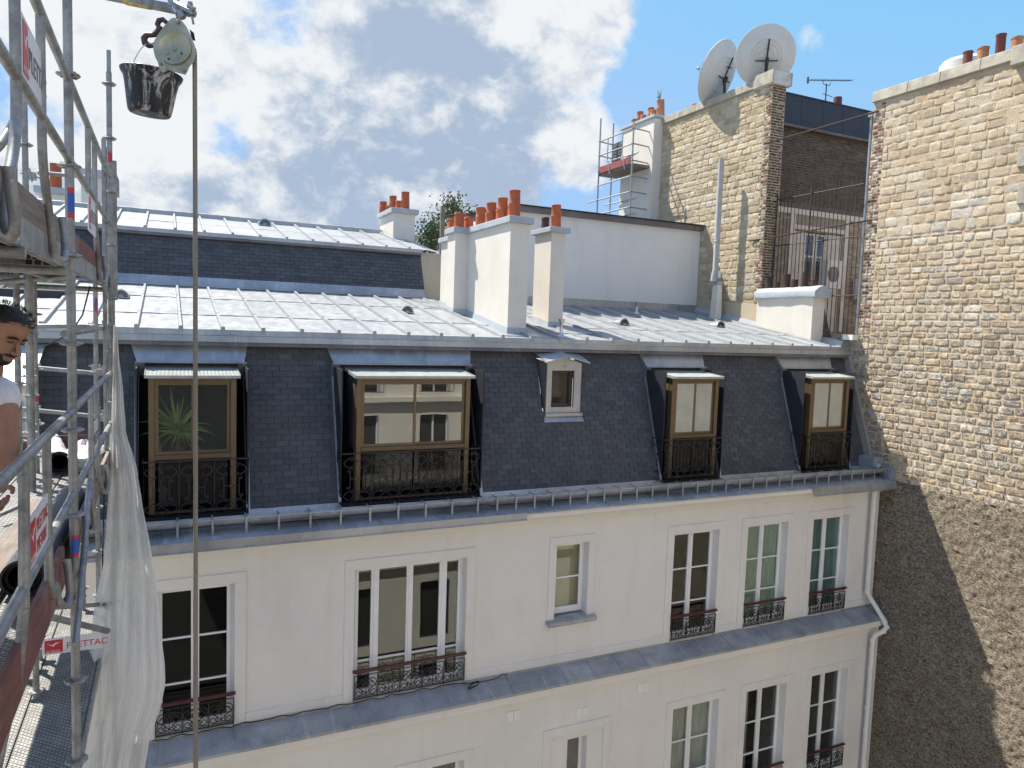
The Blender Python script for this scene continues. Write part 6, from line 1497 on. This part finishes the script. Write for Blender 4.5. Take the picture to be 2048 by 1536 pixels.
# bucket
bk = thing('bucket', 'black rubber builder bucket splashed with dried mortar', 'bucket', tuple(at(296, 240, 3.62)))
up_b = (cu*0.93+Vector((0, 0, .0))+cf*.0); axis = (Vector((0, 0, 1)) + cr*.07 - cf*.02).normalized()
bot = at(299, 229, 3.66)
prof = [(.001, 0), (.092, 0), (.099, .010), (.105, .04), (.119, .13), (.127, .168), (.141, .188), (.145, .202), (.141, .206), (.132, .194), (.118, .15), (.094, .02), (.001, .018)]
m = MB(); m.lathe(bot, axis, prof, 40, caps=False); m.build('body', M['bucket'], bk, smooth=True)
rimc = bot+axis*.25; e1 = axis.cross(cf).normalized()
if e1.dot(cr) < 0: e1 = -e1
hp = at(300, 87, 3.59); pts = []
pa, pb_ = at(262, 142, 3.56), at(333, 150, 3.56)
for i in range(17):
    t = i/16; base = pa.lerp(pb_, t); hgt = math.sin(math.pi*t)**.72
    top_ = base + (hp-(pa+pb_)/2)*hgt; pts.append(top_)
m = MB(); m.tube(pts, .0028, 6); m.build('handle', M['inox'], bk, smooth=True)

# ================================================================== PERSON
def skin_mesh(name, nodes, edges, mat, parent, sub=2):
    me = bpy.data.meshes.new(name); me.from_pydata([tuple(n[0]) for n in nodes], edges, [])
    tmp = bpy.data.objects.new(name+'_t', me); COL.objects.link(tmp)
    sk_ = tmp.modifiers.new('s', 'SKIN'); sb = tmp.modifiers.new('d', 'SUBSURF'); sb.levels = sub; sb.render_levels = sub
    for v, n in zip(me.skin_vertices[0].data, nodes): r = n[1]; v.radius = (r, r) if not isinstance(r, tuple) else r
    me.skin_vertices[0].data[0].use_root = True
    bpy.context.view_layer.update()
    m2 = bpy.data.meshes.new_from_object(tmp.evaluated_get(bpy.context.evaluated_depsgraph_get()))
    bpy.data.objects.remove(tmp); m2.materials.clear(); m2.materials.append(mat); m2.name = name
    m2.polygons.foreach_set('use_smooth', [True]*len(m2.polygons))
    o = bpy.data.objects.new(name, m2); COL.objects.link(o)
    if parent is not None: o.parent = parent; o.matrix_parent_inverse = Matrix.Translation(-wloc(parent))
    return o
DP = 3.02
hc = at(6, 668, DP)                      # centre of the head
pelv = Vector((-1.10, 3.35, -.78)); chest = at(-62, 800, DP); neck = at(-26, 742, DP); shR = at(6, 786, DP-.05); elb = at(17, 900, DP-.10); wri = at(0, 968, DP-.16); hand = at(5, 1000, DP-.20)
shL = chest+Vector((-.10, .20, .02))+Vector((0, .05, .04)); elL = shL+Vector((.05, .10, -.27)); wrL = elL+Vector((.12, -.05, -.22))
body = thing('person', 'man with short black hair, beard and white t-shirt leaning over the scaffold rail', 'person', (-1.05, 3.3, ZL))
foot1, foot2 = Vector((-1.0, 3.55, ZL+.04)), Vector((-1.25, 3.05, ZL+.04))
nodes = [(pelv, .13), (pelv.lerp(chest, .5), .12), (chest, .13), (neck, .058), (shR.lerp(chest, .35), .08), (shR, .060), (shR.lerp(elb, .5), .048), (elb, .043), (elb.lerp(wri, .4), .040), (wri, .027), (hand.lerp(wri, .5), (.022, .040)),
         (shL.lerp(chest, .3), .08), (shL, .06), (elL, .042), (wrL, .026),
         (pelv+Vector((.02, .10, -.08)), .09), (Vector((-.92, 3.62, -1.12)), .06), (foot1+Vector((0, 0, .06)), .042), (foot1+Vector((.16, .0, -.0)), .035),
         (pelv+Vector((-.02, -.10, -.08)), .09), (Vector((-1.1, 3.0, -1.12)), .06), (foot2+Vector((0, 0, .06)), .042), (foot2+Vector((.16, 0, 0)), .035), (neck.lerp(hc, .45), .055)]
ed_ = [(0, 1), (1, 2), (2, 3), (2, 4), (4, 5), (5, 6), (6, 7), (7, 8), (8, 9), (9, 10), (2, 11), (11, 12), (12, 13), (13, 14), (0, 15), (15, 16), (16, 17), (17, 18), (0, 19), (19, 20), (20, 21), (21, 22), (3, 23)]
sk_body = skin_mesh('body', nodes, ed_, M['skin'], body)
# head: lofted rings with a real profile. local axes: F = face direction, U = crown, S = side
fw_ = (cr*0.86 - cf*0.20 - cu*0.42).normalized(); U_ = (cu*0.88 + cr*0.42 + cf*0.0); U_ = (U_-fw_*U_.dot(fw_)).normalized(); S_ = fw_.cross(U_)
prof_h = [  # height (m, from chin), front, back, halfwidth
    (-.002, .062, -.010, .022), (.010, .080, -.035, .038), (.024, .085, -.055, .050), (.040, .082, -.068, .058), (.052, .088, -.074, .062), (.062, .086, -.080, .065), (.078, .088, -.088, .068), (.092, .088, -.093, .070), (.108, .082, -.097, .072),
    (.120, .084, -.100, .074), (.135, .092, -.102, .076), (.155, .094, -.102, .077), (.175, .090, -.100, .076), (.195, .078, -.092, .070), (.212, .056, -.075, .056), (.224, .024, -.045, .034), (.228, .0, -.018, .012)]
O_ = hc - U_*.115
def headpt(h, f, b, w, a, infl=0.0):
    mid, ext = (f+b)/2, (f-b)/2; ca, sa = math.cos(a), math.sin(a)
    return O_ + U_*h + fw_*(mid+(ext+infl)*ca) + S_*((w+infl)*sa*(1-.10*max(0, ca)**2))
m = MB(); P = []
for h, f, b, w in prof_h: P.append([headpt(h, f, b, w, 2*math.pi*k/28) for k in range(29)])
m.grid(P); m.face(P[0][:-1]); m.face(P[-1][:-1])
hd = m.build('head', M['skin'], body, smooth=True)
m = MB()
n0 = O_+U_*.112+fw_*.082; tip = O_+U_*.074+fw_*.112
m.tube([n0, n0.lerp(tip, .5)+fw_*.004, tip, O_+U_*.066+fw_*.088], [.007, .010, .013, .009], 10)
for s in (-1, 1): m.tube([O_+U_*.070+fw_*.094+S_*s*.006, O_+U_*.069+fw_*.096+S_*s*.012], .008, 8)
m.build('nose', M['skin'], hd, smooth=True)
for s in (-1, 1):
    m = MB(); m.tube([O_+U_*(.085+.03*math.sin(t))+fw_*(-.008+.014*math.cos(t))+S_*s*(.074+.008*math.sin(t*.5)) for t in np.linspace(-1.6, 2.6, 9)], .006, 6)
    m.tube([O_+U_*.088+fw_*(-.004)+S_*s*.070, O_+U_*.105+fw_*(-.004)+S_*s*.072], .010, 6); m.build('ear', M['skin'], hd, smooth=True)
    m = MB(); m.tube([O_+U_*.118+fw_*.078+S_*s*.016, O_+U_*.120+fw_*.080+S_*s*.030, O_+U_*.117+fw_*.070+S_*s*.044], .005, 6); m.build('eyelid', M['skin'], hd, smooth=True)
    m = MB(); m.tube([O_+U_*.110+fw_*.083+S_*s*.018, O_+U_*.108+fw_*.082+S_*s*.030, O_+U_*.110+fw_*.074+S_*s*.042], .0022, 6); m.build('eyelashes', M['hair'], hd, smooth=True)
m = MB(); m.tube([O_+U_*.044+fw_*.086+S_*q for q in (-.018, 0, .018)], .0055, 6); m.build('lips', M['skin'], hd, smooth=True)
for s in (-1, 1):
    m = MB(); m.tube([O_+U_*.128+fw_*.092+S_*s*.012, O_+U_*.133+fw_*.091+S_*s*.028, O_+U_*.126+fw_*.074+S_*s*.048], [.004, .0048, .003], 6); m.build('eyebrow', M['hair'], hd, smooth=True)
m = MB(); m.tube([O_+U_*.054+fw_*.090+S_*q-fw_*abs(q)*.35 for q in (-.03, -.015, 0, .015, .03)], [.004, .006, .006, .006, .004], 6); m.build('moustache', M['hair'], hd, smooth=True)
# hair cap + beard: offset shells of the head profile
m = MB(); P = []
for h, f, b, w in prof_h[6:]:
    lim = math.pi*(.30 if h > .165 else (.50 if h > .12 else .60)); row = []
    if h > .185: lim = .0
    for k in range(25):
        a = lim+(2*math.pi-2*lim)*k/24; nz = .004*mnoise.noise((a*9, h*160, 1)); row.append(headpt(h+(.004 if h > .16 else 0), f, b, w, a, (.005 if h > .15 else .0015)+nz*.5))
    P.append(row)
m.grid(P); m.face(P[-1])
rr = random.Random(2)
for k in range(1500):
    i = rr.randrange(7, len(prof_h)-1); h, f, b, w = prof_h[i]; a = rr.uniform(0, 2*math.pi); h += rr.uniform(0, .012)
    if h < .165 and abs(((a+math.pi) % (2*math.pi))-math.pi) < 1.3: continue
    q = headpt(h+.008, f, b, w, a, .006); nrm = (q-(O_+U_*.12)).normalized(); m.tube([q, q+nrm*rr.uniform(.006, .013)+Vector((rr.uniform(-.004, .004), rr.uniform(-.004, .004), 0))], [.0014, .0004], 3, caps=False)
m.build('hair', M['hair'], hd, smooth=True)
m = MB(); P = []
for h, f, b, w in prof_h[0:5]:
    lim = .8 if h < .045 else .95; row = []
    for k in range(25):
        a = -lim*1.55+2*lim*1.55*k/24
        if h > .030 and abs(a) < .45: infl = -.006
        else: infl = .0015+.002*mnoise.noise((a*8, h*120, 4))
        row.append(headpt(h, f, b, w, a, infl))
    P.append(row)
m.grid(P); m.build('beard', M['hair'], hd, smooth=True)
# t-shirt: slightly larger skin over torso and upper arms
nodes = [(pelv+Vector((0, 0, .05)), .150), (pelv.lerp(chest, .5), .142), (chest, .152), (chest.lerp(neck, .62), .085), (shR.lerp(chest, .35), .098), (shR, .080), (shR.lerp(elb, .40), .068), (shL.lerp(chest, .3), .095), (shL, .078), (shL.lerp(elL, .45), .066)]
skin_mesh('tshirt', nodes, [(0, 1), (1, 2), (2, 3), (2, 4), (4, 5), (5, 6), (2, 7), (7, 8), (8, 9)], M['tshirt'], body)
nodes = [(pelv, .150), (pelv+Vector((.02, .10, -.08)), .105), (Vector((-.92, 3.62, -1.12)), .078), (foot1+Vector((0, 0, .10)), .062), (pelv+Vector((-.02, -.10, -.08)), .105), (Vector((-1.1, 3.0, -1.12)), .078), (foot2+Vector((0, 0, .10)), .062)]
skin_mesh('trousers', nodes, [(0, 1), (1, 2), (2, 3), (0, 4), (4, 5), (5, 6)], M['cap'], body)
# hand with five fingers resting at the rail
dn = (hand-wri).normalized(); side = dn.cross(cf).normalized()
fb_ = []
for k in range(4):
    b0_ = hand+side*(-.027+.018*k)-dn*.005; ln = (.040, .046, .044, .034)[k]
    fb_.append([(b0_, .009), (b0_+dn*ln*.6-cf*.008, .0088), (b0_+dn*ln*1.1-cf*.026, .008), (b0_+dn*ln*1.2-cf*.044, .0065)])
th_ = wri.lerp(hand, .45)+side*.030; fb_.append([(th_, .011), (th_+side*.022+dn*.022, .0105), (th_+side*.024+dn*.048-cf*.012, .0085)])
nd, ee = [], []
for ch in fb_:
    b_ = len(nd); nd += ch; ee += [(b_+i, b_+i+1) for i in range(len(ch)-1)]
for i, ch in enumerate(fb_):
    skin_mesh('finger', ch, [(j, j+1) for j in range(len(ch)-1)], M['skin'], sk_body)

# ================================================================== PLANT, TREE, WEEDS
t = thing('potted_plant', 'spiky green yucca behind the glass of the left dormer window', 'plant', (.20, 11.35, -1.95))
m = MB(); rr = random.Random(9); base = onY(352, 905, 11.35); base.z = -1.86; c = Vector((base.x+.02, 11.38, -1.62))
for k in range(64):
    a = rr.uniform(0, 2*math.pi); el = rr.choice([rr.uniform(.2, 1.45), rr.uniform(-.5, .5)]); L = rr.uniform(.42, .70) if el > .2 else rr.uniform(.25, .42)
    d = Vector((math.cos(a)*math.cos(el), math.sin(a)*math.cos(el)*.5, math.sin(el))); p = c+Vector((rr.uniform(-.02, .02), rr.uniform(-.02, .02), rr.uniform(-.06, .04)))
    sd_ = d.cross(Vector((0, 1, .2))).normalized(); pts = []
    for i in range(6):
        q = i/5; w = .021*(1-q)**.7*(1 if i else .6); ctr = p+d*L*q+Vector((0, 0, -L*.35*q*q*(1.2-el*.6))); pts.append((ctr-sd_*w, ctr+sd_*w))
    cc = rr.random()
    for i in range(5): m.face([pts[i][0], pts[i][1], pts[i+1][1], pts[i+1][0]], cc)
m.build('leaves', M['yucca'], t, recalc=False)
m = MB(); m.tube([(c.x, 11.38, -1.9), (c.x, 11.38, -1.6)], .022, 8); m.lathe((c.x, 11.38, -2.05), (0, 0, 1), [(.07, 0), (.10, .16), (.09, .16), (.08, .14)], 16); m.build('pot', M['terra_o'], t, smooth=True)
def tree(c, R_, H, n, seed, label):
    c = Vector(c); t = thing('tree', label, 'tree', (c.x, c.y, c.z-H), 'trees behind the roofs'); rr = random.Random(seed)
    m = MB(); tips = []
    m.tube([c+Vector((0, 0, -H)), c+Vector((.1, 0, -H*.5)), c+Vector((0, 0, -R_*.4))], [.16, .12, .08], 8)
    for k in range(18):
        d = Vector((rr.gauss(0, 1), rr.gauss(0, 1), rr.gauss(.4, .8))).normalized(); e = c+Vector((d.x*R_, d.y*R_, d.z*R_*1.1))*rr.uniform(.6, 1); m.tube([c+Vector((0, 0, -R_*.4)), c.lerp(e, .5)+Vector((0, 0, .1)), e], [.05, .03, .008], 5); tips.append(e); tips.append(c.lerp(e, .6))
    m.build('trunk', M['bark'], t); m = MB()
    for k in range(n):
        q = rr.choice(tips)+Vector((rr.gauss(0, .22), rr.gauss(0, .22), rr.gauss(0, .2))); s = rr.uniform(.04, .085); a = Vector((rr.gauss(0, 1), rr.gauss(0, 1), rr.gauss(0, 1))).normalized(); b = a.orthogonal().normalized(); e = a.cross(b)
        m.face([q-b*s, q-e*s*.45, q+b*s, q+e*s*.45], min(1, max(0, rr.gauss(.5, .3))))
    m.build('crown', M['leaf'], t, recalc=False)
p = onY(868, 480, 24); tree((p.x, 24, p.z-.05), .62, 6, 1700, 3, 'low bushy green tree just right of the ridge chimney')
p = onY(908, 440, 26); tree((p.x, 26, p.z-.1), .85, 6, 1500, 5, 'taller thin tree rising behind the terracotta pots')
t = MB(); pa, pb2 = onY(884, 500, 16.0), onY(884, 412, 16.0); t.box(pa.x-.045, 16.0, pa.z-.1, pa.x+.045, 16.06, pb2.z); tag(t.build('weathered_post', M['timber'], None), 'grey weathered upright post left of the long chimney stack', 'post')
q = onX(1306, 205, 13.5)
m = MB(); rr = random.Random(6)
for k in range(7):
    b = Vector((13.5, 18.7, 6.95)); d = Vector((rr.uniform(-.25, .25), rr.uniform(-.35, .25), 1)); L = rr.uniform(.2, .5); m.tube([b, b+d*L*.5+Vector((.02, 0, 0)), b+d*L], .004, 3)
    for i in range(14):
        p = b+d*L*rr.uniform(.2, 1); a = Vector((rr.gauss(0, 1), rr.gauss(0, 1), rr.gauss(0, .6))).normalized()*.045; e = a.orthogonal().normalized()*.014; m.face([p, p+a*.5+e, p+a, p+a*.5-e], rr.random())
tag(m.build('weed', M['leaf'], None, recalc=False), 'small weed sprouting from the tall old chimney pots', 'weed')

# ================================================================== SMALL SCAFFOLD ROUND THE TALL CHIMNEY
fs = thing('chimney_scaffold', 'small scaffold tower with a red toe board around the tall cream chimney', 'scaffolding', (12.6, 19, 2.5))
def t2(name, a, b, r=.026): m = MB(); m.tube([a, b], r, 8); return m.build(name, M['steel_far'], fs, smooth=True)
XA, XB = 12.55, 13.10          # outer and inner rows; Y near / far
def atX(px, py, X): return onX(px, py, X)
nearO = atX(1264, 330, XA); farO = atX(1198, 330, XA); nY, fY = nearO.y, farO.y
nearI = onX(1300, 330, 13.3); 
def zY(px, py, X, Y): d = ray(px, py); return d.z*X/d.x
zA = [onX(1264, py, XA).z for py in (240, 440)]
zdk = onX(1262, 325, XA).z
def post(X, Y, zt, zb=2.4): t2('standard', (X, Y, zb), (X, Y, zt), .027)
post(XA, nY, onX(1268, 243, XA).z, 2.6); post(XA, fY, onX(1202, 237, XA).z, 2.6)
XI = 12.98; nI = nY-.05
nI_y = onX(1298, 330, XI+.25).y
post(XI+.25, nI_y, onX(1305, 248, XI+.25).z, 2.6); post(XI+.12, fY+.1, onX(1235, 243, XI+.1).z, 2.6)
levels = [onX(1268, y, XA).z for y in (256, 286, 319, 350, 381, 412)]
for i, z in enumerate(levels):
    if i != 2: t2('ledger', (XA, nY, z), (XA, fY+(.6 if i == 4 else 0), z), .022)
    t2('ledger', (XA, nY, z), (XI+.25, nI_y, z), .022)
    if i < 3: t2('ledger', (XA, fY, z), (XI+.12, fY+.1, z), .022)
for i in (1, 4, 5): t2('ledger', (XI+.25, nI_y, levels[i]-.05), (XI+.1, fY+.4, levels[i]-.05), .02)
m = MB(); m.box(XA+.02, nY, zdk-.10, XI+.25, fY, zdk-.02); m.build('deck', M['timber'], fs)
m = MB(); m.box(XA-.01, nY+.1, zdk-.02, XA+.02, fY, zdk+.18); m.build('toe_board', M['redtoe'], fs, label='red toe board')
for y in (nY+.55, fY-.5):
    m = MB(); m.tube([(XA-.01, y, levels[0]), (XA-.01, y, zdk+.35), (XA-.02, y-.12, zdk+.1), (XA-.02, y-.2, zdk-.15)], .018, 6); m.build('guard_post', M['steel_far'], fs)
for X, Y in ((XA, nY), (XA, fY), (XI+.25, nI_y)):
    for z in levels: m = MB(); m.lathe((X, Y, z), (0, 0, 1), [(.03, -.012), (.06, 0), (.03, .012)], 8); m.build('rosette', M['steel_far'], fs)
